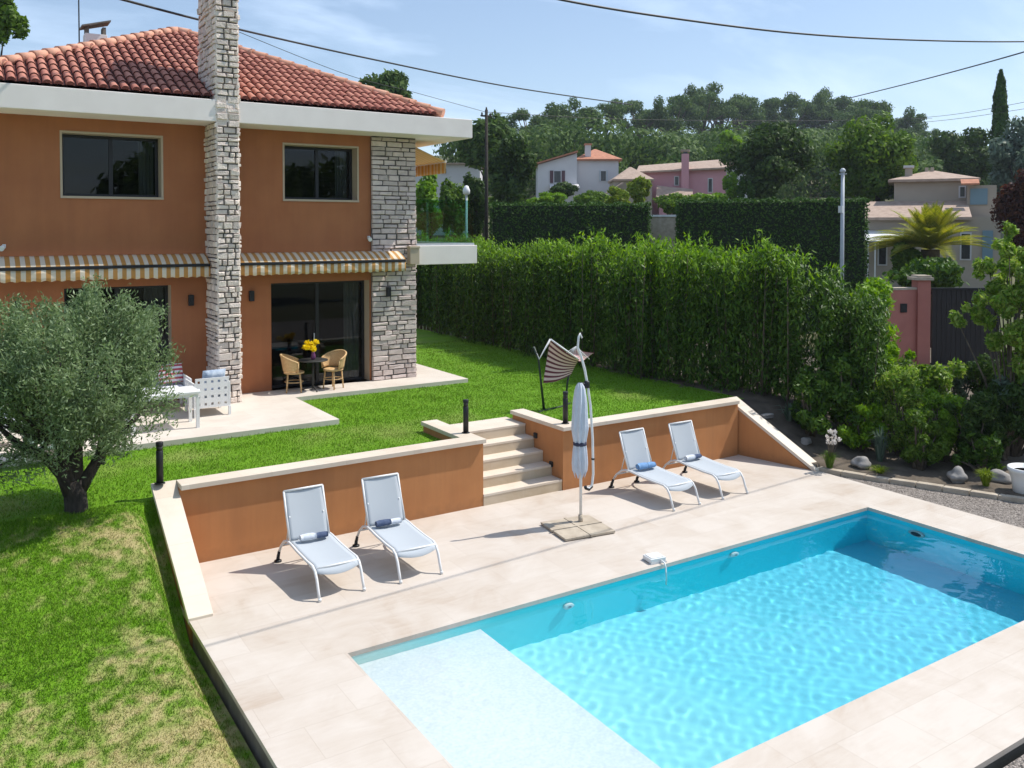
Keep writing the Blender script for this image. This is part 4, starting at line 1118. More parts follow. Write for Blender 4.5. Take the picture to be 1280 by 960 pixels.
bl = [(g.normal(0,.10), g.normal(0,.08), .33 + g.normal(0,.055), .07,.07,.055) for _ in range(14)]
Pp, Dd = blob_points(bl, 900, g, .6); np_mesh('blooms', leaves(Pp, Dd, .06, .035, g, .5), 4, m_yellow, t)
m = MB()
for b_ in bl: m.tube([(0,0,.15),(b_[0]*.5,b_[1]*.5,.25),(b_[0],b_[1],b_[2])], .005, 5)
m.build('stem', MATS['dark_green_metal'], t, local=True)

# ------------------------------------------------------------------ olive tree
g = np.random.default_rng(41)
OL = np.array((-2.36, 3.95)); oz = float(lawn_z(OL[0], OL[1])) - .20
ol = thing('olive_tree', 'round crowned olive tree with a forked dark trunk on the grass bank', 'tree', (OL[0], OL[1], oz))
tips = []
for i in range(150):
    d = g.normal(size=3); d /= np.linalg.norm(d)
    q = g.uniform(.30, 1.0) ** .6 * g.uniform(.86, 1.1)
    p = np.array((d[0] * 1.38 * q - .10, d[1] * 1.30 * q, 2.06 + d[2] * (.92 if d[2] > 0 else .92) * q))
    if p[2] < 1.05 + .35 * (1 - min(1, math.hypot(p[0], p[1]) / 1.2)): continue
    tips.append(p)
for q_ in ((-1.15,-.3,.95),(-.95,.2,.85),(-1.25,.1,1.15),(-.7,-.4,1.15),(.55,-.35,1.15),(.5,.4,1.1),(-.3,-.75,1.25),(.25,-.8,1.3)): tips.append(np.array(q_))
# bite out two gaps so the background and the inner branches show
tips = [p for p in tips if np.linalg.norm((p - np.array((.38, -.75, 2.0))) / np.array((.36, .6, .30))) > 1 and np.linalg.norm((p - np.array((-.95, -.5, 1.75))) / np.array((.28, .6, .28))) > 1]
V = []
for p in tips:
    n = int(g.uniform(220, 820))
    out_ = unit((p - np.array((0, 0, 1.7)))[None])[0] * .6 + np.array((0, 0, .75))
    s = g.uniform(-.30, g.uniform(.18, .46), size=(n, 1))
    Q = p + out_ * s * g.uniform(.7, 1.2) + g.normal(size=(n, 3)) * (.125 - .2 * np.clip(s, 0, .36)) * g.uniform(.8, 1.25)
    D = unit(g.normal(size=(n, 3)) + np.array((0, 0, .4)))
    V.append(leaves(Q, D, .070, .0205, g, .8, unit(out_[None])[0], .5))
np_mesh('crown', np.concatenate(V), 4, m_lf_oli, ol)
m = MB()
m.tube([(.02,0,-.25),(0,0,.0),(.015,.0,.22),(.0,.0,.45),(-.02,0,.62)], [.27,.19,.15,.145,.13], 14)
def limb(pts, rs): m.tube(pts, rs, 9)
limb([(-.04,0,.45),(-.15,-.02,.72),(-.36,-.06,1.0),(-.70,-.1,1.25),(-1.0,-.1,1.6)], [.12,.09,.065,.045,.02])
limb([(-.06,.0,.55),(-.12,.05,.95),(-.2,.1,1.4),(-.35,.15,2.0)], [.13,.095,.07,.03])
limb([(.0,.02,.55),(.02,.02,.95),(.05,.0,1.5),(.1,.0,2.2)], [.12,.09,.06,.025])
limb([(.05,0,.48),(.20,-.02,.72),(.36,-.05,1.0),(.68,-.06,1.3),(1.0,-.05,1.6)], [.11,.08,.06,.04,.02])
limb([(.3,-.03,.8),(.42,.1,1.3),(.55,.2,1.9)], [.08,.06,.025])
for p in tips[::3]:
    s = np.array((p[0] * .35, p[1] * .35, 1.25)); m.tube([s, (s + p) * .5 + np.array((0, 0, -.06)), p], [.03, .018, .006], 5)
m.build('trunk', m_bark, ol, local=True)

# ------------------------------------------------------------------ laurel hedge (near)
g = np.random.default_rng(51)
line = np.array([(12.9, 27.0), (12.3, 22.0), (11.9, 16.0), (11.8, 11.0), (12.0, 6.8), (12.6, 4.4), (13.7, 2.6)])
seg = np.diff(line, axis=0); sl_ = np.linalg.norm(seg, axis=1); cum = np.concatenate([[0], np.cumsum(sl_)]); TOT = cum[-1]
def hline(s): return np.stack([np.interp(s, cum, line[:, 0]), np.interp(s, cum, line[:, 1])], 1)
hedge = thing('laurel_hedge', 'tall leafy laurel hedge with upright shoots along the lawn edge', 'hedge', (11.9, 11, 1.0))
ns = 1700
pc = np.arange(.2, TOT, .74) + g.uniform(-.14, .14, len(np.arange(.2, TOT, .74)))          # one plant every 0.6 m
pi_ = g.integers(0, len(pc), ns); s0 = np.clip(pc[pi_] + g.normal(0, .185, ns), 0, TOT)
poff = g.uniform(-.16, .16, len(pc)); ptop = g.normal(0, .20, len(pc)); off = np.clip(g.normal(0, .37, ns), -.8, .75) + poff[pi_]; base = hline(s0)
# normal roughly -x
dirs = hline(np.clip(s0 + .2, 0, TOT)) - hline(np.clip(s0 - .2, 0, TOT)); dirs = dirs / np.linalg.norm(dirs, axis=1, keepdims=True)
nrm2 = np.stack([dirs[:, 1], -dirs[:, 0]], 1)
top = 4.25 + ptop[pi_] + g.normal(0, .16, ns) - .30 * np.abs(off - poff[pi_]) - .35 * np.abs(s0 - pc[pi_])
endf = sstep(TOT, TOT - 1.6, s0); top = top - (1 - endf) * .9
V = []; stems = MB()
for i in range(ns):
    b2 = base[i] + nrm2[i] * off[i]; h = top[i] - .95
    n = int(150 * g.uniform(.6, 1.25))
    v = g.uniform(0, 1, n) ** .9
    r_ = .125 * (1.15 - .6 * v)
    lean = g.normal(0, .12, 2)
    Q = np.stack([b2[0] + lean[0] * v + g.normal(0, 1, n) * r_, b2[1] + lean[1] * v + g.normal(0, 1, n) * r_, .95 + h * (.02 + 1.01 * v)], 1)
    D = np.stack([g.normal(0, .6, n) - .35, g.normal(0, .6, n) - .25, g.normal(0, .4, n) + .75], 1)
    V.append(leaves(Q, D, .15, .042, g, .5, np.array((lean[0] * .3, lean[1] * .3, 1.)), .62))
    if i % 4 == 0 and off[i] > -.45: stems.tube([(b2[0], b2[1], .8), (b2[0] + lean[0] * .5, b2[1] + lean[1] * .5, .95 + h * .5), (b2[0] + lean[0], b2[1] + lean[1], .95 + h * .9)], [.022, .015, .006], 5)
V = np.concatenate(V) - np.array((11.9, 11, 1.0))
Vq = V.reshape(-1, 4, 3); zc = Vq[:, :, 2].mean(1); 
young = zc + g.normal(0, .45, len(zc)) + .5 * (vnoise(Vq[:, 0, 1], Vq[:, 0, 0], 1.1, 33) - .5) > 2.92  # height mask for the painted sunlit top, not leaf age
np_mesh('foliage', Vq[~young].reshape(-1, 3), 4, m_lf_hedge_dark, hedge)
np_mesh('sunlit_top_foliage', Vq[young].reshape(-1, 3), 4, m_lf_hedge, hedge)
stems.build('stems', m_bark2, hedge)

# ------------------------------------------------------------------ clipped hedges further off
def clipped(label, px0, px1, ytop, d, depth, seed, zb, d1=None):
    g = np.random.default_rng(seed); d1 = d1 or d
    a, b_ = at(px0, ytop, d), at(px1, ytop, d1)
    t = thing('clipped_hedge', label, 'hedge', (a[0], a[1], zb), 0, 'clipped hedges along the street')
    ax = (b_ - a)[:2]; L = np.linalg.norm(ax); ax = ax / L; nn = np.array((-ax[1], ax[0]));
    if nn @ FWD[:2] < 0: nn = -nn
    H = a[2] - zb
    m = MB(); c = lambda s, q, z: (ax[0] * s + nn[0] * q, ax[1] * s + nn[1] * q, z)
    e = .14
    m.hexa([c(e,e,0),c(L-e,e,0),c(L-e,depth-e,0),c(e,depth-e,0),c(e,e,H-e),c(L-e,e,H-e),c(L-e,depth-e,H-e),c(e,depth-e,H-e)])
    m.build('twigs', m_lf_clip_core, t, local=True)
    V = []
    def face(n, fs, ft, D):
        u = g.uniform(0, 1, n); v = g.uniform(0, 1, n)
        P_ = np.array([ft(*q) for q in zip(u, v)]) + g.normal(0, .05, (n, 3))
        V.append(leaves(P_, np.tile(D, (n, 1)), .16, .07, g, .7))
    k = int(L * H * 130); face(k, 0, lambda u, v: c(L * u, .05, H * v), np.array((-nn[0], -nn[1], .3)))
    k = int(L * depth * 170); face(k, 0, lambda u, v: c(L * u, depth * v, H - .05 + .05 * math.sin(u * 40)), np.array((0, 0, 1.)))
    for s, sg in ((.05, -1), (L - .05, 1)):
        k = int(depth * H * 150); face(k, 0, lambda u, v: c(s, depth * u, H * v), np.array((ax[0] * sg, ax[1] * sg, .3)))
    np_mesh('foliage', np.concatenate(V), 4, m_lf_clip, t)
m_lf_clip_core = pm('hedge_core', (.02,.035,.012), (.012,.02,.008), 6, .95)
clipped('dark clipped hedge in front of the white house', 612, 814, 254, 44, 1.8, 61, 0, 44)
clipped('dark clipped hedge in front of the pink house, behind the grey lamp post', 845, 1086, 250, 42, 1.8, 62, 0, 40)

# ------------------------------------------------------------------ garden plants at the right
def shrub(name, label, cat, loc, blobs, n, leaf, mat, seed, stems_to=None, jit=.9, group=None, bark=None):
    g = np.random.default_rng(seed); t = thing(name, label, cat, loc, 0, group)
    P_, D = blob_points(blobs, n, g, .35)
    P_[:, 2] = np.maximum(P_[:, 2], .02)
    np_mesh('foliage', leaves(P_, D, leaf[0], leaf[1], g, jit, np.array((0,0,1.)), .3), 4, mat, t)
    m = MB()
    for i, b_ in enumerate(blobs[::max(1, len(blobs) // 24)]):
        s = (g.normal(0, .05), g.normal(0, .05), -.05)
        m.tube([s, (b_[0] * .45 + g.normal(0, .04), b_[1] * .45 + g.normal(0, .04), b_[2] * .55), (b_[0], b_[1], b_[2])], [.03, .022, .008], 6)
    m.build('stems', bark or m_bark2, t, local=True)
    return t
def rblobs(g, n, cx, cz, sx, sz, r0, r1):
    return [(g.normal(0, sx) + cx, g.normal(0, sx), max(.1, cz + g.normal(0, sz)), *([g.uniform(r0, r1)] * 3)) for _ in range(n)]
g = np.random.default_rng(71)
p = at(1262, 560, 18.6); pz = float(bed_z(p[0], p[1]))
bb = [(x_ * .0172 * 1.0, g.normal(0, .45), z_, r_, r_, r_) for x_, z_, r_ in ((-30,3.3,.42),(-48,3.0,.30),(0,3.7,.5),(-8,4.3,.36),(-22,4.0,.30),(20,3.5,.55),(38,3.9,.5),(10,2.9,.55),(-20,2.8,.40),(34,2.8,.55),(50,3.2,.5),(0,2.3,.5),(40,2.2,.5),(20,1.8,.45),(55,1.7,.5),(62,4.1,.4),(-2,4.75,.22),(28,4.45,.3))]
bb = [(RGT[0] * b_[0] + FWD[0] * b_[1], RGT[1] * b_[0] + FWD[1] * b_[1], *b_[2:]) for b_ in bb]
bb2 = []
for b_ in bb:
    for q in range(7):
        d_ = g.normal(size=3); d_ /= np.linalg.norm(d_); r_ = b_[3]
        bb2.append((b_[0] + d_[0] * r_ * .8, b_[1] + d_[1] * r_ * .8, b_[2] + d_[2] * r_ * .8, r_ * .36, r_ * .36, r_ * .40))
shrub('tall_shrub', 'tall glossy leaved shrub with bare lower stems at the right edge of the bed', 'shrub', (p[0], p[1], pz), bb2, 17000, (.15,.058), m_lf_shrub, 72)
def plant_at(px, py, z, dd=0):
    d = (CAM[2] - z) / ((py - CCY) / CF * UPV[2] - FWD[2]) ; q = at(px, py, d + dd); return (q[0], q[1], float(bed_z(q[0], q[1])))
plants = [('young upright oleander at the end of the laurel hedge', 1125, 548, .35, 1.75, .42, 3600, m_lf_shrub, (.11,.03)),
          ('leafy green bush low in the bed behind the rocks', 1150, 580, .1, 1.15, .45, 3200, m_lf_mid, (.11,.032)),
          ('bright green bush in the middle of the bed', 1180, 570, .15, 1.35, .42, 3000, m_lf_lite, (.11,.03)),
          ('dark bush beneath the tall shrub', 1215, 575, .15, 1.3, .5, 3200, m_lf_dark, (.10,.035)),
          ('grey leaved bush by the right edge of the gravel', 1268, 560, .2, 1.5, .5, 2600, m_lf_grey, (.12,.03)),
          ('dark spreading bush at the foot of the laurel hedge', 1075, 545, .4, 1.0, .5, 3000, m_lf_hedge, (.11,.036)),
          ('broad leafed bush between the hedge end and the pink wall', 1105, 505, .6, 1.5, .45, 3800, m_lf_hedge, (.12,.042)),
          ('pale silver leaved bush before the dark slatted fence', 1195, 520, .3, 1.35, .36, 1800, m_lf_grey, (.11,.026)),
          ('dark low bush at the back of the bed', 1235, 530, .2, 1.7, .6, 3500, m_lf_dark, (.10,.035))]
plants += [('dark green bush at the near foot of the laurel hedge', 1012, 522, .75, 1.3, .5, 3200, m_lf_hedge_dark, (.12,.042)),
          ('taller dark bush close before the end of the laurel hedge', 1052, 528, .6, 1.9, .5, 4200, m_lf_hedge_dark, (.12,.042)),
          ('high bush arching out at the end of the laurel hedge', 1086, 485, .75, 2.5, .36, 4200, m_lf_hedge, (.13,.046)),
          ('fresh green bush between the oleander and the slatted fence', 1160, 530, .3, 1.5, .45, 3600, m_lf_shrub, (.12,.036)),
          ('loose green bush leaning over the low stone wall', 1140, 540, .3, 1.7, .45, 3600, m_lf_mid, (.12,.036)),
          ('dark bush in the corner behind the pale pot', 1252, 572, .1, 1.5, .55, 4200, m_lf_dark, (.11,.04)),
          ('low shaded bush behind the flat grey rock', 1228, 588, .08, .8, .4, 2600, m_lf_hedge_dark, (.10,.036))]
for i, (lb, px, py, z, h, sp_, n, mt, lf) in enumerate(plants):
    g = np.random.default_rng(80 + i)
    bl = [(g.normal(0, sp_ * .5), g.normal(0, sp_ * .5), h * g.uniform(.15, 1.0), *([h * g.uniform(.07, .16)] * 3)) for _ in range(34)]
    shrub('garden_bush', lb, 'bush', plant_at(px, py, z), bl, int(n * 1.5), (lf[0] * 1.15, lf[1] * 1.3), mt, 90 + i)
def tuft(name, label, cat, loc, n, h, spread, wid, mat, seed, flowers=0, group=None):
    g = np.random.default_rng(seed); t = thing(name, label, cat, loc, 0, group)
    V = []
    for i in range(n):
        a = g.uniform(0, 6.283); l = g.uniform(.1, 1) * spread; hh = h * g.uniform(.6, 1.1)
        b_ = np.array((math.cos(a), math.sin(a), 0.)); s = np.array((-math.sin(a), math.cos(a), 0.)) * wid * g.uniform(.6, 1.2)
        p0 = b_ * .06 * g.uniform(0, 1); p1 = p0 + b_ * l * .45 + np.array((0, 0, hh * .75)); p2 = p0 + b_ * l + np.array((0, 0, hh * (1 - .35 * l / spread)))
        V += [p0 - s, p0 + s, p1 + s * .8, p1 - s * .8, p1 - s * .8, p1 + s * .8, p2 + s * .1, p2 - s * .1]
    np_mesh('blades', np.array(V), 4, mat, t)
    if flowers:
        bl = [(g.normal(0, spread * .35), g.normal(0, spread * .35), h * g.uniform(1.2, 2.0), .035, .035, .045) for _ in range(flowers)]
        Pq, Dq = blob_points(bl, flowers * 22, g, .4); np_mesh('blossoms', leaves(Pq, Dq, .05, .03, g, .6), 4, m_lf_white, t)
        m = MB()
        for b_ in bl: m.tube([(0, 0, 0), (b_[0] * .5, b_[1] * .5, b_[2] * .6), b_[:3]], .004, 4)
        m.build('stems', m_bark2, t, local=True)
tuft('flowering_tuft', 'green tuft with tall white flower stems beside the sloping wall end', 'plant', plant_at(1037, 582, .1), 160, .38, .22, .008, m_lf_mid, 101, 16)
tuft('grass_tuft', 'yellow green grass tuft on the stone edging by the pale pot', 'plant', plant_at(1232, 607, .05), 220, .36, .22, .008, m_lf_ygrass, 102)
tuft('agave', 'blue green agave in the dry soil under the laurel hedge', 'plant', plant_at(987, 515, .8), 26, .45, .38, .03, m_lf_grey, 103)
tuft('iris_clump', 'clump of upright blue green blades in the middle of the bed', 'plant', plant_at(1100, 570, .15), 90, .75, .28, .018, m_lf_grey, 104)
tuft('low_tuft', 'small yellow green tuft at the corner of the stone edging', 'plant', plant_at(1100, 590, .05), 120, .16, .30, .008, m_lf_ygrass, 105)
tuft('low_tuft', 'small green tuft on the edging behind the gravel', 'plant', plant_at(1248, 588, .05), 90, .16, .2, .008, m_lf_lite, 106)
def rock(label, px, py, z, s, seed):
    g = random.Random(seed); p = plant_at(px, py, z); m = MB(); n, k = 12, 8
    def f(u, v):
        a = u * 2 * math.pi; b_ = (v - .5) * math.pi
        q = Vector((math.cos(a) * math.cos(b_), math.sin(a) * math.cos(b_), math.sin(b_)))
        w_ = 1 + .18 * math.sin(3 * q.x + seed) + .15 * math.sin(4 * q.y + 2 * seed) + .12 * math.sin(5 * q.z + seed)
        return (q.x * s[0] * w_, q.y * s[1] * w_, q.z * s[2] * w_ + s[2] * .55)
    m.grid(f, n * 2, k * 2); o = m.build('rock', m_rock); o.location = p; tag(o, label, 'rock', 'rocks in the planting bed')
rock('round pale rock under the bushes behind the gravel', 1196, 600, .05, (.19,.17,.17), 1)
rock('white rock beside the flowering tuft', 1077, 584, .05, (.20,.15,.13), 2)
rock('flat grey rock near the yellow grass tuft', 1252, 600, .05, (.22,.2,.12), 3)
rock('small brown rock low in the dry soil', 1008, 524, .8, (.12,.12,.08), 4)
rock('small rock half sunk in the soil under the hedge', 958, 508, .95, (.16,.1,.06), 5)
# stone edging and the low stone wall in the bed
m = MB(); ysb = np.arange(1.95, -3.2, -.42)
ed = thing('stone_edging', 'row of pale edging stones between gravel and planting bed', 'edging', (11.6, .5, 0))
for i in range(len(ysb) - 1):
    ya, yb = ysb[i], ysb[i+1] + .012; xa, xb = float(border_line(ya)), float(border_line(yb)); hh = .045 + .012 * random.random()
    m.hexa([(xb,yb,-.1),(xb+.15,yb+.03,-.1),(xa+.15,ya+.03,-.1),(xa,ya,-.1),(xb,yb,hh),(xb+.15,yb+.03,hh),(xa+.15,ya+.03,hh),(xa,ya,hh)])
m.build('edging_stones', m_block, ed, bevel=.012)
p = plant_at(1284, 618, 0); pot = thing('pale_pot', 'large pale stone pot on the gravel at the right edge', 'pot', (p[0], p[1], .0))
m = MB(); m.lathe([(.20,0),(.23,.02),(.26,.25),(.31,.42),(.33,.44),(.33,.50),(.29,.50),(.27,.40)], n=28); m.build('pot_body', m_white, pot, local=True)
m = MB(); m.lathe([(.01,.42),(.27,.42)], n=28); m.build('pot_soil', m_soil, pot, local=True)
lw = [at(x_, y_, 22.0 + dd) for x_, y_, dd in ((1120,520,0),(1150,515,.3),(1185,512,.6))]
m = MB(); t = thing('low_stone_wall', 'low stone wall with a white coping behind the bed bushes', 'low wall', tuple(lw[0]))
for a, b_ in zip(lw[:-1], lw[1:]): m.hexa([(a[0],a[1],-.1),(b_[0],b_[1],-.1),(b_[0]+.12,b_[1]+.22,-.1),(a[0]+.12,a[1]+.22,-.1),(a[0],a[1],a[2]-.06),(b_[0],b_[1],b_[2]-.06),(b_[0]+.12,b_[1]+.22,b_[2]-.06),(a[0]+.12,a[1]+.22,a[2]-.06)])
m.build('wall_body', m_block, t)
m = MB()
for a, b_ in zip(lw[:-1], lw[1:]): m.hexa([(a[0]-.02,a[1]-.02,a[2]-.058),(b_[0]-.02,b_[1]-.02,b_[2]-.058),(b_[0]+.14,b_[1]+.24,b_[2]-.058),(a[0]+.14,a[1]+.24,a[2]-.058),(a[0]-.02,a[1]-.02,a[2]),(b_[0]-.02,b_[1]-.02,b_[2]),(b_[0]+.14,b_[1]+.24,b_[2]),(a[0]+.14,a[1]+.24,a[2])])
m.build('coping', m_white, t)

# pink street wall, gate and slatted fence
m_pink = pm('pink_render', (.47,.185,.145), (.40,.15,.12), 1.5, .85, .2, 80)
def wall_seg(a, b_, th, z0, z1, m, mi=0):
    a = np.array(a[:2]); b_ = np.array(b_[:2]); u = (b_ - a) / np.linalg.norm(b_ - a); n = np.array((-u[1], u[0])) * th
    if n @ FWD[:2] < 0: n = -n
    m.hexa([(*a, z0), (*b_, z0), (*(b_ + n), z0), (*(a + n), z0), (*a, z1), (*b_, z1), (*(b_ + n), z1), (*(a + n), z1)], mi)
D0 = 31
zt_ = at(1140, 362, D0)[2]; zp = at(1157, 350, D0)[2]
t = thing('street_wall', 'faded pink street wall ending in a capped gate pillar', 'wall', (*at(1140, 450, D0)[:2], 0))
m = MB(); wall_seg(at(1085, 400, D0 - .5), at(1147, 400, D0), .25, -.3, zt_, m); m.build('wall_body', m_pink, t)
m = MB(); wall_seg(at(1084, 400, D0 - .53), at(1147, 400, D0 - .03), .31, zt_ + .001, zt_ + .08, m); m.build('coping', m_block, t)
m = MB(); wall_seg(at(1147.2, 400, D0 - .12), at(1163, 400, D0 - .12), .5, -.3, zp, m); m.build('pillar', m_pink, t)
m = MB(); wall_seg(at(1144, 400, D0 - .2), at(1167, 400, D0 - .2), .66, zp + .001, zp + .10, m); wall_seg(at(1147, 400, D0 - .14), at(1164, 400, D0 - .14), .54, zp + .101, zp + .17, m); m.build('pillar_cap', m_block, t)
m = MB(); a = at(1126, 376, D0 - .2); wall_seg(at(1126, 385, D0 - .22), at(1134, 385, D0 - .17), .06, at(1, 390, D0)[2], at(1, 379, D0)[2], m); m.build('letter_box', m_black, t)
t = thing('street_gate', 'tall dark panelled sliding gate beside the pink pillar', 'gate', (*at(1200, 450, D0)[:2], 0))
m = MB(); zg = at(1200, 361, D0)[2]
n = 14
for k in range(n):
    xa = 1165 + (1250 - 1165) * k / n; wall_seg(at(xa, 400, D0 + .1), at(xa + 85 / n - .6, 400, D0 + .1), .04, .08, zg - .05, m)
m.build('gate_panel', pm('dark_brown_metal', (.02,.017,.018), rough=.5), t)
m = MB(); wall_seg(at(1164, 400, D0 + .06), at(1251, 400, D0 + .06), .10, zg - .05, zg + .03, m); wall_seg(at(1164, 400, D0 + .06), at(1251, 400, D0 + .06), .10, .0, .078, m); m.build('gate_frame', m_black, t)
D1 = 25
t = thing('slatted_fence', 'low dark slatted fence with grey boards behind the bed', 'fence', (*at(1200, 520, D1)[:2], 0))
m = MB(); zf = at(1200, 463, D1)[2]; zf0 = -.2
for k in range(16):
    xa = 1190 + 5 * k; wall_seg(at(xa, 480, D1), at(xa + 4.2, 480, D1), .03, zf0, zf - .06, m)
m.build('slat_panel', pm('weathered_grey_board', (.13,.115,.11), (.08,.07,.07), 6, .9), t)
m = MB(); wall_seg(at(1172, 480, D1 - .05), at(1189.5, 480, D1 - .05), .12, zf0, zf + .02, m); wall_seg(at(1150, 480, D1 - .02), at(1275, 480, D1 - .02), .09, zf + .021, zf + .08, m); m.build('fence_post', m_black, t)

# ------------------------------------------------------------------ street furniture, poles, cables
def pole(name, label, cat, px, ytop, d, r0, r1, mat, extra=None):
    p = at(px, ytop, d); zb = ground(px, d) - .2
    t = thing(name, label, cat, (p[0], p[1], zb)); h = p[2] - zb
    m = MB(); m.tube([(0,0,0),(0,0,h*.5),(0,0,h)], [r0, (r0+r1)/2, r1], 12); m.build('shaft', mat, t, local=True)
    return t, h
t, h = pole('lamp_post', 'pale grey street lamp post in front of the clipped hedge', 'lamp post', 1053.5, 216, 38, .10, .075, m_grey)
m = MB(); m.lathe([(.09,0),(.12,.05),(.12,.12),(.05,.2)], (0,0,h), 14); m.build('lamp_head', m_grey, t, local=True)
m = MB(); m.box((-.16,-.1,h-1.75),(-.07,.1,h-1.45)); m.build('junction_box', m_white, t, local=True)
m = MB(); 
for a in (0, 1.57, 3.14, 4.71): m.tube([(0,0,h-.1),(.18*math.cos(a),.18*math.sin(a),h-.05)], .02, 6)
m.build('bracket', m_grey, t, local=True)
t, h = pole('utility_pole', 'dark wooden utility pole beyond the balcony', 'utility pole', 608, 137, 47, .11, .08, m_bark)
m = MB(); m.tube([(-.35,0,h-.35),(.35,0,h-.35)], .05, 8); m.build('cross_arm', m_bark, t, local=True)
m = MB()
for x_ in (-.28, 0, .28): m.lathe([(.04,0),(.05,.06),(.03,.14)], (x_,0,h-.30 if x_ else h), 10)
m.build('insulator', m_darkmetal, t, local=True)
t, h = pole('lamp_post', 'thin pale street lamp seen through the glass balcony', 'lamp post', 583, 244, 40, .06, .05, m_grey)
m = MB(); m.lathe([(.05,0),(.16,.06),(.17,.22),(.09,.42),(.02,.45)], (0,0,h), 14); m.build('lantern', m_white, t, local=True)

def cable(label, pts, r, samples=14):
    P_ = [at(*q) for q in pts]
    # smooth through the given points (Catmull-Rom)
    Q = []
    for i in range(len(P_) - 1):
        a = P_[max(i-1,0)]; b_ = P_[i]; c = P_[i+1]; d = P_[min(i+2,len(P_)-1)]
        for k in range(samples):
            u = k / samples
            Q.append(.5 * ((2*b_) + (c-a)*u + (2*a-5*b_+4*c-d)*u*u + (3*b_-a-3*c+d)*u**3))
    Q.append(P_[-1]); m = MB(); m.tube(Q, r, 6); o = m.build('power_cable', m_darkmetal); 
    return tag(o, label, 'cable', 'overhead cables')
cable('thick twisted cable sagging down from the chimney towards the far pines', [(60,-28,16),(155,0,18),(300,37,22),(470,75,28),(640,109,36),(790,131,46)], .028)
cable('thin wire running down to the top of the dark utility pole', [(250,20,30),(430,92,38),(520,116,42),(607,140,47)], .012)
cable('thin wire from the utility pole across the hill to the right', [(608,140,47),(780,149,55),(1000,151,65),(1165,148,75)], .015)
cable('cable rising to the upper right edge above the pines', [(1060,123,50),(1160,98,40),(1290,62,30),(1400,25,24)], .026)
cable('upper thin wire behind the tall cypress', [(1130,149,70),(1200,142,64),(1300,124,58)], .016)
cable('lower thin wire behind the tall cypress', [(1130,155,70),(1200,148,64),(1300,133,58)], .016)
# the near cable whose shadow crosses the deck: positioned so that the sun drops it on that line
def shadow_depth(px, py):
    q = FWD + RGT * (px - 640) / CF - UPV * (py - CCY) / CF
    # point CAM + d*q, shadow on z=0 at P - sd*(Pz/sdz); want y = 1.12 + .064*(x - .0)
    s = np.array(sd); k = s / s[2]
    def f(d):
        P_ = CAM + d * q; S = P_ - k * P_[2]; return S[1] - (1.12 + .064 * S[0])
    lo_, hi_ = 1.0, 200.
    if f(lo_) * f(hi_) > 0: return None
    for _ in range(60):
        mid = (lo_ + hi_) / 2
        if f(lo_) * f(mid) <= 0: hi_ = mid
        else: lo_ = mid
    return lo_
sdp = [(x_, y_, shadow_depth(x_, y_)) for x_, y_ in ((560,-35),(703,0),(850,24),(1000,42),(1140,50),(1280,52),(1420,48))]
print('NEAR CABLE', [(q[0], None if q[2] is None else round(q[2], 1)) for q in sdp])
sdp = [q for q in sdp if q[2] is not None]
if len(sdp) > 2: cable('nearest heavy cable crossing the sky above the right half of the garden', sdp, .016)

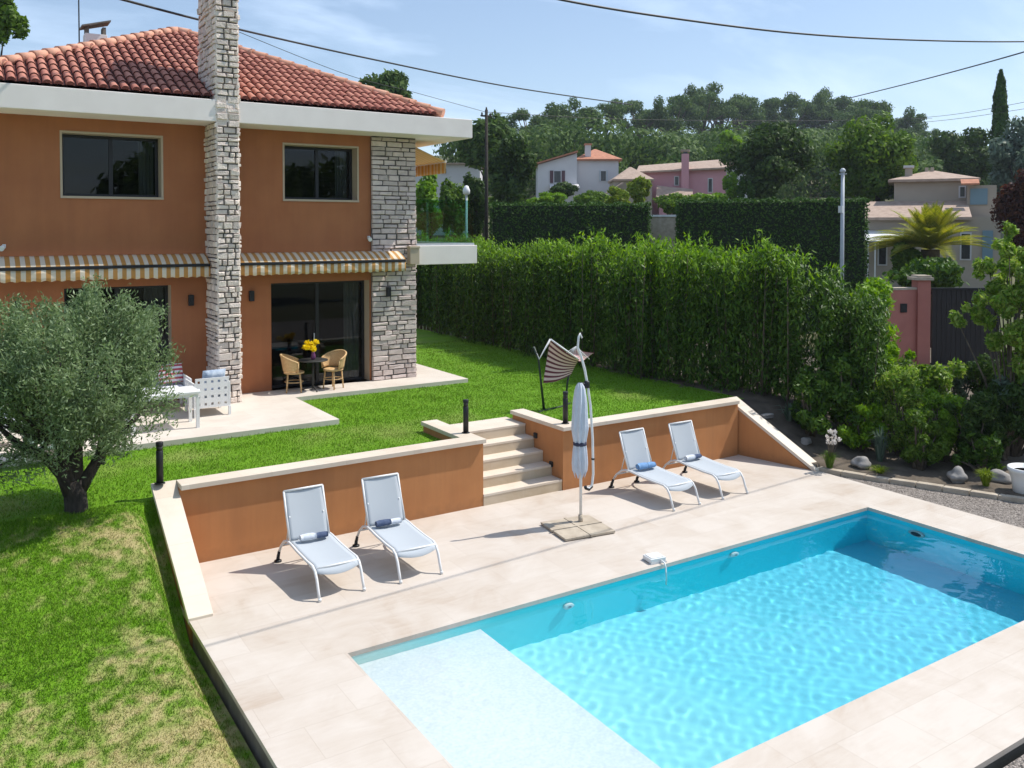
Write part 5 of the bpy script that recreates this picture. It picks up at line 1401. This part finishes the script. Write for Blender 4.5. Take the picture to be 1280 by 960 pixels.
# ------------------------------------------------------------------ houses in the distance
m_roof_o = pm('orange_far_tiles', (.50,.22,.13), (.36,.15,.09), 3, .85, .8, 6, stretch=(1,1,1))
m_roof_p = pm('pale_far_tiles', (.44,.33,.26), (.32,.23,.18), 3, .85, .8, 6)
m_w_white = pm('white_render', (.62,.60,.60), (.56,.54,.55), .6, .85)
m_w_pink = pm('rose_render', (.58,.30,.33), (.52,.26,.29), .6, .85)
m_w_beige = pm('sand_render', (.42,.35,.28), (.36,.30,.24), .6, .85)
m_shut = pm('blue_grey_shutter', (.16,.25,.30), rough=.6)
m_shut_d = pm('plum_shutter', (.10,.05,.06), rough=.6)
m_dark = pm('dark_window_glass', (.02,.024,.03), rough=.15, spec=.6)
class House:
    def __init__(s, label, px, d, py_base, rot=0):
        p = at(px, py_base, d); s.o = p; s.t = thing('house', label, 'house', tuple(p), 0, 'houses on the hillside'); s.px = px; s.d = d; s.pyb = py_base
        a = R(rot); r = RGT[:2]; f = FWD[:2] / np.linalg.norm(FWD[:2])
        s.u = r * math.cos(a) + f * math.sin(a); s.w = -r * math.sin(a) + f * math.cos(a); s.k = d / CF
    def P(s, u, w, z): q = s.u * u + s.w * w; return (q[0], q[1], z)
    def block(s, name, u0, u1, w0, w1, z0, z1, mat, ztop=None, parent=None):
        m = MB(); zt = ztop or (z1, z1, z1, z1)
        m.hexa([s.P(u0,w0,z0), s.P(u1,w0,z0), s.P(u1,w1,z0), s.P(u0,w1,z0), s.P(u0,w0,zt[0]), s.P(u1,w0,zt[1]), s.P(u1,w1,zt[2]), s.P(u0,w1,zt[3])])
        return m.build(name, mat, parent or s.t, local=True)
    def hip(s, u0, u1, w0, w1, z, rise, mat, over=.4, gable=False):
        u0 -= over; u1 += over; w0 -= over; w1 += over; h = (w1 - w0) / 2; m = MB(); wm = (w0 + w1) / 2
        e = 0 if gable else min(h, (u1 - u0) / 2 - .1)
        V_ = [s.P(u0,w0,z), s.P(u1,w0,z), s.P(u1,w1,z), s.P(u0,w1,z), s.P(u0+e,wm,z+rise), s.P(u1-e,wm,z+rise)]
        th = .16; V2 = [(a, b_, c - th) for a, b_, c in V_[:4]]
        m.add(V_ + V2, [(0,1,5,4),(1,2,5),(2,3,4,5),(3,0,4),(0,6,7,1),(1,7,8,2),(2,8,9,3),(3,9,6,0),(6,9,8,7)])
        return m.build('roof', mat, s.t, local=True)
    def plate(s, name, u0, u1, w0, w1, za, zb, zc, zd, mat, th=.16):
        m = MB(); c = [s.P(u0,w0,za), s.P(u1,w0,zb), s.P(u1,w1,zc), s.P(u0,w1,zd)]
        m.hexa([(a, b_, z - th) for a, b_, z in c] + c); return m.build(name, mat, s.t, local=True)
    def win(s, u0, u1, w, z0, z1, shut=None):
        f = s.block('window', u0-.08, u1+.08, w-.05, w-.002, z0-.08, z1+.08, m_w_white)
        s.block('pane', u0, u1, w-.07, w-.052, z0, z1, m_dark, parent=f)
        if shut:
            sw = (u1-u0)*.5
            for a in (u0-.1-sw, u1+.1): s.block('shutter', a, a+sw, w-.09, w-.003, z0-.05, z1+.05, shut)
# white house (unit: px * k)
H = House('white house with an orange tiled roof and plum shutters', 720, 88, 252); k = H.k
z_ = lambda y: (252 - y) * k; x_ = lambda x: (x - 720) * k
H.block('wall', x_(738)-1.4, x_(773), 0, 6.5, -4, z_(200), m_w_white)
H.block('wall', x_(672), x_(720), -1.2, 6.5, -4, z_(205), m_w_white, (z_(207), z_(193), z_(193), z_(207)))
H.plate('roof', x_(667), x_(721), -1.6, 7, z_(207)+.1, z_(191)+.1, z_(188), z_(203), m_roof_o)
H.hip(x_(722), x_(773), 0, 6.5, z_(199), 1.3, m_roof_o, .35)
H.block('chimney', x_(732), x_(739), .4, 1.1, z_(203), z_(181), m_w_white); H.block('chimney_cap', x_(731), x_(740), .3, 1.2, z_(181), z_(179), m_roof_o)
H.win(x_(692), x_(700), -1.2, z_(229), z_(215), m_shut_d); H.win(x_(751), x_(757), 0, z_(226), z_(214), None); 
H.block('shutter', x_(749), x_(750.8), -.12, -.01, z_(227), z_(213), m_grey); H.block('shutter', x_(757.5), x_(759.5), -.12, -.01, z_(227), z_(213), m_grey)
H.plate('awning', x_(686), x_(722), -2.6, -1.22, z_(236), z_(236), z_(231), z_(231), m_w_white, .06)
H.block('aerial', x_(720), x_(720.5), 2, 2.05, z_(190), z_(168), m_darkmetal)
# outbuilding
H = House('small outbuilding with a pale peaked tile roof between two houses', 790, 80, 252); k = H.k
H.block('wall', (768-790)*k, (815-790)*k, 0, 4, -4, (252-224)*k, m_w_beige); H.hip((770-790)*k, (813-790)*k, 0, 4, (252-224)*k, 1.25, m_roof_p, .3)
H.plate('porch_roof', (752-790)*k, (776-790)*k, -2, -.02, (252-244)*k, (252-229)*k, (252-229)*k, (252-244)*k, m_roof_p)
H.win((790-790)*k, (797-790)*k, 0, (252-238)*k, (252-230)*k)
# pink house
H = House('pink house with a broad front chimney and pale tile roof', 862, 82, 254, -12); k = H.k
z_ = lambda y: (254 - y) * k; x_ = lambda x: (x - 862) * k
H.block('wall', x_(800), x_(906), 0, 6, -4, z_(213), m_w_pink)
H.plate('roof', x_(796), x_(910), -.5, 3.4, z_(214), z_(210), z_(196), z_(203), m_roof_p)
H.plate('roof', x_(796), x_(910), 3.41, 6.6, z_(203), z_(196), z_(206), z_(212), m_roof_p)
H.block('wall', x_(906.2), x_(932), .4, 5, -4, z_(212), m_w_white, (z_(211), z_(205), z_(205), z_(211)))
H.plate('roof', x_(909), x_(936), .1, 5.4, z_(204), z_(199), z_(197), z_(203), m_roof_p, .1)
H.block('chimney', x_(852), x_(861), -.75, -.01, -4, z_(193), m_w_pink); H.block('chimney_cap', x_(851), x_(862), -.8, .1, z_(193)+.2, z_(190.5)+.2, m_roof_p); H.block('chimney_pot', x_(854), x_(859), -.6, -.1, z_(193), z_(190)+.1, m_dark)
H.win(x_(844), x_(848), 0, z_(231), z_(221)); H.win(x_(885), x_(889), 0, z_(240), z_(224))
H.plate('lean_to_roof', x_(822), x_(866), -3.2, -.8, z_(252), z_(252), z_(237), z_(232), m_roof_p)
H.block('lean_to_wall', x_(826), x_(862), -2.9, -.82, -4, z_(253), m_w_pink)
# stone wall piece in the gap between the clipped hedges
t = thing('stone_wall', 'pale dry stone wall in the gap between the clipped hedges', 'wall', (*at(830, 300, 46)[:2], 0)); m = MB()
wall_seg(at(806, 300, 46), at(852, 300, 46), .4, -.3, at(830, 271, 46)[2], m); m.build('wall_body', m_block, t)
m = MB(); wall_seg(at(805, 300, 45.95), at(853, 300, 45.95), .5, at(830, 271, 46)[2]+.001, at(830, 268.5, 46)[2], m); m.build('coping', m_white, t)
# beige house at the right behind the palm
H = House('sand coloured house with blue shutters behind the palm', 1160, 52, 335, -24); k = H.k
z_ = lambda y: (335 - y) * k; x_ = lambda x: (x - 1160) * k
H.block('wall', x_(1120), x_(1212), 2, 9, -3, z_(221), m_w_beige); H.hip(x_(1120), x_(1212), 2, 9, z_(222), .75, m_roof_p, .35)
H.block('wall', x_(1204), x_(1236), 1.0, 1.98, -3, z_(232), m_w_beige); H.block('wall', x_(1088), x_(1236), -1.5, .98, -3, z_(272), m_w_beige)
H.plate('roof', x_(1082), x_(1205), -2.0, 2, z_(272), z_(272), z_(250), z_(250), m_roof_p)
H.block('chimney', x_(1133), x_(1142), 3.2, 3.9, z_(222), z_(205), m_w_beige); H.block('chimney_cap', x_(1131), x_(1144), 3.1, 4.0, z_(205), z_(202), m_w_white)
H.block('chimney', x_(1158), x_(1162), 5, 5.5, z_(222), z_(203), m_w_beige); H.block('chimney', x_(1165), x_(1169), 5, 5.5, z_(222), z_(203), m_w_beige)
H.block('shutter', x_(1207), x_(1226), .9, .99, z_(256), z_(236), m_shut); H.plate('awning', x_(1196), x_(1216), .2, .98, z_(230), z_(230), z_(224), z_(224), m_roof_o, .1)
H.win(x_(1197), x_(1202), 1.99, z_(245), z_(233))
H.block('shutter', x_(1217), x_(1228), -1.6, -1.51, z_(322), z_(288), m_shut); H.win(x_(1195), x_(1204), -1.5, z_(322), z_(292)); H.win(x_(1104), x_(1112), -1.5, z_(330), z_(300))
H.plate('awning', x_(1078), x_(1132), -4.2, -1.52, z_(300), z_(300), z_(288), z_(288), m_white, .05)
for xx in (1092, 1100): H.block('awning_post', x_(xx), x_(xx+1.5), -4.1, -4.0, -3, z_(300)-.06, m_white)
# white house seen under the balcony awning
H = House('white house with dark windows beyond the balcony', 562, 72, 290); k = H.k
z_ = lambda y: (290 - y) * k; x_ = lambda x: (x - 562) * k
H.block('wall', x_(515), x_(600), 0, 6, -6, z_(205), m_w_white); H.plate('roof', x_(512), x_(602), -.3, 6.3, z_(204), z_(204), z_(203), z_(203), m_roof_p, .12)
H.win(x_(525), x_(531), 0, z_(217), z_(211)); H.win(x_(553), x_(558), 0, z_(217), z_(211))

# ------------------------------------------------------------------ trees beyond the garden
def ptree(name, label, px, ytop, ybot, w_px, d, mat, seed, n=5000, leaf=None, k=16, sub=.42, group=None, cat='tree', flat=1, base=None, shell=.45, bark=None, tr=None, depthf=1.0):
    """crown spans ytop..ybot and w_px wide in the photograph's scale at distance d"""
    kk = d / CF; zg = base if base is not None else ground(px, d) - .2
    zt = at(px, ytop, d)[2]; zb_ = at(px, ybot, d)[2]; p = at(px, 300, d)
    rz = (zt - zb_) / 2; rx = w_px * kk / 2
    lf = leaf or (.018 * d * .35 + .12,) * 1
    if len(lf) == 1: lf = (lf[0], lf[0] * .5)
    zg = min(zg, zb_ - .3)
    return tree(name, label, cat, (p[0], p[1], zg), (zt + zb_) / 2 - zg, (rx * .92, rx * .92 * depthf, rz * .95), n, lf, mat, seed, k, sub, group, bark, tr or max(.12, rx * .06), .55, flat, shell)
ptree('broadleaf_tree', 'dark spreading tree behind the right clipped hedge', 960, 146, 254, 124, 62, m_lf_dark, 201, 12000, (.36,.19), 24)
ptree('broadleaf_tree', 'large rounded tree with a sunlit crown beside the sand house', 1097, 133, 262, 132, 60, m_lf_mid, 202, 14000, (.34,.17), 34, .34)
ptree('broadleaf_tree', 'small bright green tree on the hill behind the pink house', 912, 164, 200, 42, 100, m_lf_lite, 203, 2500, (.5,.28), 12)
ptree('conifer', 'dark dense conifer left of the white house', 640, 168, 258, 74, 58, m_lf_dark, 204, 7500, (.36,.18), 20)
ptree('pine_tree', 'tall pine behind the utility pole', 605, 138, 225, 70, 66, m_lf_pine, 205, 5000, (.5,.22), 16)
ptree('pine_tree', 'pine crown showing above the villa roof', 486, 90, 150, 96, 64, m_lf_pine, 206, 4500, (.5,.22), 18, .34)
ptree('broadleaf_tree', 'leafy tree at the upper left corner behind the villa', 2, -30, 75, 74, 36, m_lf_mid, 207, 3600, (.26,.16), 18, .3)
ptree('broadleaf_tree', 'bright green tree seen above the glass balcony', 538, 212, 300, 50, 44, m_lf_lite, 208, 5000, (.24,.13), 14)
ptree('broadleaf_tree', 'mid green tree beside the thin lamp beyond the balcony', 572, 208, 300, 44, 48, m_lf_mid, 209, 4500, (.26,.14), 14)
ptree('broadleaf_tree', 'dark green tree at the right end of the house beyond the balcony', 592, 206, 300, 40, 50, m_lf_dark, 215, 5000, (.26,.14), 16)
ptree('broadleaf_tree', 'grey green trees at the right edge behind the plum', 1272, 150, 262, 84, 74, m_lf_grey, 210, 8000, (.5,.25), 16)
ptree('broadleaf_tree', 'dull olive green tree left of the tall cypress', 1205, 158, 232, 92, 92, m_lf_dark, 211, 8000, (.5,.26), 16)
ptree('plum_tree', 'dark red leaved plum tree at the right edge', 1272, 208, 345, 84, 40, m_lf_red, 212, 7500, (.22,.13), 18)
g = np.random.default_rng(213); p = at(1251, 88, 78); zg = ground(1251, 78) - .2
cyp = thing('cypress', 'tall narrow cypress rising at the right of the skyline', 'tree', (p[0], p[1], zg)); H_ = p[2] - zg
n = 9000; v = g.uniform(0, 1, n) ** .8; a = g.uniform(0, 6.283, n)
rr = .74 * np.interp(v, [0, .08, .3, .6, .85, .96, 1], [.5, .85, 1, .92, .62, .3, .03]) * (1 + .14 * np.sin(a * 3 + v * 26) + .10 * np.sin(a * 5 - v * 47)) * g.uniform(.75, 1.03, n)
P_ = np.stack([rr * np.cos(a), rr * np.sin(a), H_ * (.06 + .94 * v)], 1); D = np.stack([np.cos(a), np.sin(a), np.full(n, .25)], 1)
np_mesh('crown', leaves(P_, D, .36, .15, g, .45, np.array((0, 0, 1.)), .6), 4, m_lf_clip, cyp)
m = MB(); m.tube([(0,0,-.3),(0,0,H_*.5),(0,0,H_*.9)], [.25,.15,.04], 8); m.build('trunk', m_bark, cyp, local=True)
for i, (px, yt, lb) in enumerate(((926, 222, 'small dark columnar cypress, left of a pair by the pink house'), (937, 224, 'small dark columnar cypress, right of a pair by the pink house'))):
    ptree('columnar_cypress', lb, px, yt, 258, 10, 60, m_lf_clip, 220 + i, 1400, (.22,.12), 16, .5, 'columnar cypresses by the pink house')
ptree('conifer', 'yellow green conifer beside the two small cypresses', 914, 212, 256, 20, 61, m_lf_lite, 222, 1600, (.24,.13), 12)
for i, (px, yt, yb, w_, d, mt, lb) in enumerate(((690, 238, 262, 60, 62, m_lf_lite, 'bright green bush below the white house'), (742, 236, 262, 52, 63, m_lf_mid, 'round green bush below the small white house window'), (700, 228, 250, 50, 72, m_lf_dark, 'dark bush against the white house wall'),
        (772, 232, 262, 36, 60, m_lf_ygrass, 'feathery yellow green bush before the outbuilding'), (848, 240, 268, 58, 58, m_lf_mid, 'green bush filling the gap between the hedges'), (798, 220, 256, 36, 64, m_lf_ygrass, 'spiky yucca like bush in front of the outbuilding'), (884, 240, 262, 50, 60, m_lf_lite, 'low green bush below the pink house wall'),
        (1168, 324, 362, 130, 36, m_lf_hedge_dark, 'broad dark bush below the palm behind the gate'), (630, 240, 262, 50, 60, m_lf_mid, 'green bush at the left end of the clipped hedge'), (1130, 300, 345, 40, 40, m_lf_mid, 'green bush beside the white awning of the sand house'))):
    ptree('bush', lb, px, yt, yb, w_, d, mt, 230 + i, 4600, (.26,.14), 18, .42, None, 'bush')

# date palm
p = at(1163, 312, 40); zg = ground(1163, 40) - .2; kk = 40 / CF
palm = thing('palm_tree', 'date palm with arching yellow green fronds before the sand house', 'palm', (p[0], p[1], zg)); ch = p[2] - zg
m = MB(); m.tube([(0,0,0),(0,0,ch*.5),(0,0,ch)], [.42,.36,.40], 14); m.build('trunk', pm('palm_trunk', (.14,.10,.06), (.07,.05,.03), 6, .95, 1, 12), palm, local=True)
g = np.random.default_rng(301)
for i in range(84):
    a = g.uniform(0, 6.283); e = R(g.uniform(12, 88)); L = g.uniform(2.5, 3.1) * (1 if e < 1.1 else .92)
    d0 = np.array((math.cos(a) * math.cos(e), math.sin(a) * math.cos(e), math.sin(e)))
    n = 26; s = np.linspace(0, 1, n)
    pts = np.array((0, 0, ch)) + np.outer(s, d0) * L + np.outer(s ** 2, np.array((math.cos(a) * .3, math.sin(a) * .3, -1))) * L * (.22 + .50 * math.cos(e)) * .55
    tang = np.gradient(pts, axis=0); tang = unit(tang); side = unit(np.cross(tang, np.array((0, 0, 1.)) + .01)); upn = np.cross(side, tang)
    V = []
    for j in range(2, n):
        w_ = .42 * math.sin(math.pi * min(1, (s[j] * .9 + .1))) + .05
        for sg in (-1, 1):
            for q in (0, .5):
                b0 = pts[j] - tang[j] * q * L / n; tip = b0 + side[j] * sg * w_ * .75 + tang[j] * w_ * .7 + upn[j] * w_ * .25
                wd = tang[j] * .028
                V += [b0 - wd, b0 + wd, tip + wd * .2, tip - wd * .2]
    for j in range(n - 1):
        wd = side[j] * .025 * (1 - s[j] * .7); V += [pts[j] - wd, pts[j] + wd, pts[j+1] + wd, pts[j+1] - wd]
    np_mesh('frond', np.array(V), 4, m_lf_palm, palm)

# pines on the hill: a few master crowns, each tree its own object
protos = []
for i in range(5):
    g = np.random.default_rng(400 + i); bl = []
    for q in range(16):
        a = g.uniform(0, 6.283); r_ = math.sqrt(g.uniform(0, 1)) * .95
        bl.append((r_ * math.cos(a), r_ * math.sin(a), g.uniform(-.45, .5) * (1 - .35 * r_) + .1, g.uniform(.20, .40), g.uniform(.20, .40), g.uniform(.15, .27)))
    P_, D = blob_points(bl, 7000, g, .4)
    V = leaves(P_, D, .085, .045, g, .5)
    c = np_mesh('crown', V, 4, m_lf_pine)
    m = MB(); m.tube([(0,0,-2.6),(g.normal(0,.05),0,-1.4),(0,0,-.2)], [.09,.07,.05], 7)
    for b_ in bl[:9]: m.tube([(0,0,-.9+g.uniform(-.2,.4)),(b_[0]*.5,b_[1]*.5,b_[2]*.4-.3),b_[:3]], [.035,.025,.01], 5)
    tr_ = m.build('trunk', m_bark2, None, local=True)
    protos.append((c, tr_))
hill = [(662,140,40,150,'umbrella pine on the hill at the left, just right of the utility pole'), (697,126,58,165,'pine with a brownish crown directly above the white house'), (724,138,40,170,'pine with bare trunks right behind the white house chimney'), (757,131,36,180,'lone round pine standing clear on the skyline'),
        (800,124,52,190,'pine over the gap between the white and pink houses'), (838,126,56,195,'broad pine above the left end of the pink roof'), (880,112,52,205,'tall pine on the skyline above the pink chimney'), (903,110,56,215,'highest pine in the middle of the ridge'), (926,124,42,210,'lower pine where the ridge dips behind the dark tree'),
        (955,126,48,220,'pine rising over the dark spreading tree'), (987,122,50,225,'broad pine right of the ridge dip'), (1018,113,54,230,'top pine of the right hand summit'), (1048,122,50,225,'pine stepping down from the right summit'), (1078,128,50,215,'pine behind the large rounded tree'), (1106,136,46,205,'pine above the right side of the large rounded tree'), (1132,146,40,200,'last pine at the right shoulder of the hill'), (1155,158,36,190,'small pine low on the right slope')]
for i, (px, yt, w_, d, lb) in enumerate(hill):
    c, tr_ = protos[i % 5]
    p = at(px, yt, d); s = w_ * d / CF / 2 * 1.42
    t = thing('pine_tree', lb, 'tree', (p[0], p[1], p[2] - s * 3.25), R(37 * i), 'pines on the hill')
    t.scale = (s, s, s * 1.12)
    for src in (c, tr_):
        o = src if i < 5 else src.copy()
        if i >= 5: col.objects.link(o)
        o.parent = t; o.location = (0, 0, 2.35)
# wood filling the slope
g = np.random.default_rng(500); bl = []
for q in range(520):
    d = g.uniform(98, 235); px = g.uniform(585, 1240); p = at(px, 300, d); z = float(land_z(p[0], p[1])); q_ = float(sstep(110, 190, d)); r_ = g.uniform(2.6, 5.4) * (1 - .42 * q_)
    hgt = g.uniform(1.5, 6.5) * (1 - .62 * q_)
    bl.append((p[0], p[1], z + hgt, r_, r_, r_ * g.uniform(.5, .85)))
P_, D = blob_points(bl, 230000, g, .72)
o = np_mesh('far_woods', leaves(P_, D, .60, .36, g, .35), 4, m_lf_pine); tag(o, 'mixed pine wood covering the hill behind the houses', 'woodland', kind='stuff')

# garden trees at the viewpoint's back: they are what the villa's panes mirror
g = np.random.default_rng(600); bl = []
for cx, cy, ch_, cr_ in ((-16, -26, 5, 4.5), (-8, -30, 6.5, 5), (1, -27, 5, 4), (9, -31, 6.5, 5.5), (18, -27, 5.5, 5), (27, -24, 6, 5), (-24, -20, 6, 5), (36, -30, 7, 6)):
    bl += crown_blobs((cx, cy, ch_), cr_, cr_, ch_ * .85, 9, g, .5)
P_, D = blob_points(bl, 26000, g, .5)
o = np_mesh('rear_trees', leaves(P_, D, .8, .45, g, .6), 4, m_lf_mid); tag(o, 'belt of garden trees opposite the villa, mirrored in its windows', 'trees', kind='stuff')

# pale summer air between the garden and the hill
hz = MB(); hz.box((-1100, -900, -14), (1700, 1900, 56))
m_hz = bpy.data.materials.new('haze_air'); m_hz.use_nodes = True; nt = m_hz.node_tree; nt.nodes.clear()
ho = nt.nodes.new('ShaderNodeOutputMaterial'); pv = nt.nodes.new('ShaderNodeVolumePrincipled'); pv.inputs['Color'].default_value = (.80,.88,1,1); pv.inputs['Density'].default_value = .00026; pv.inputs['Anisotropy'].default_value = .2
nt.links.new(pv.outputs[0], ho.inputs['Volume'])
o = hz.build('haze', m_hz); o['kind'] = 'stuff'
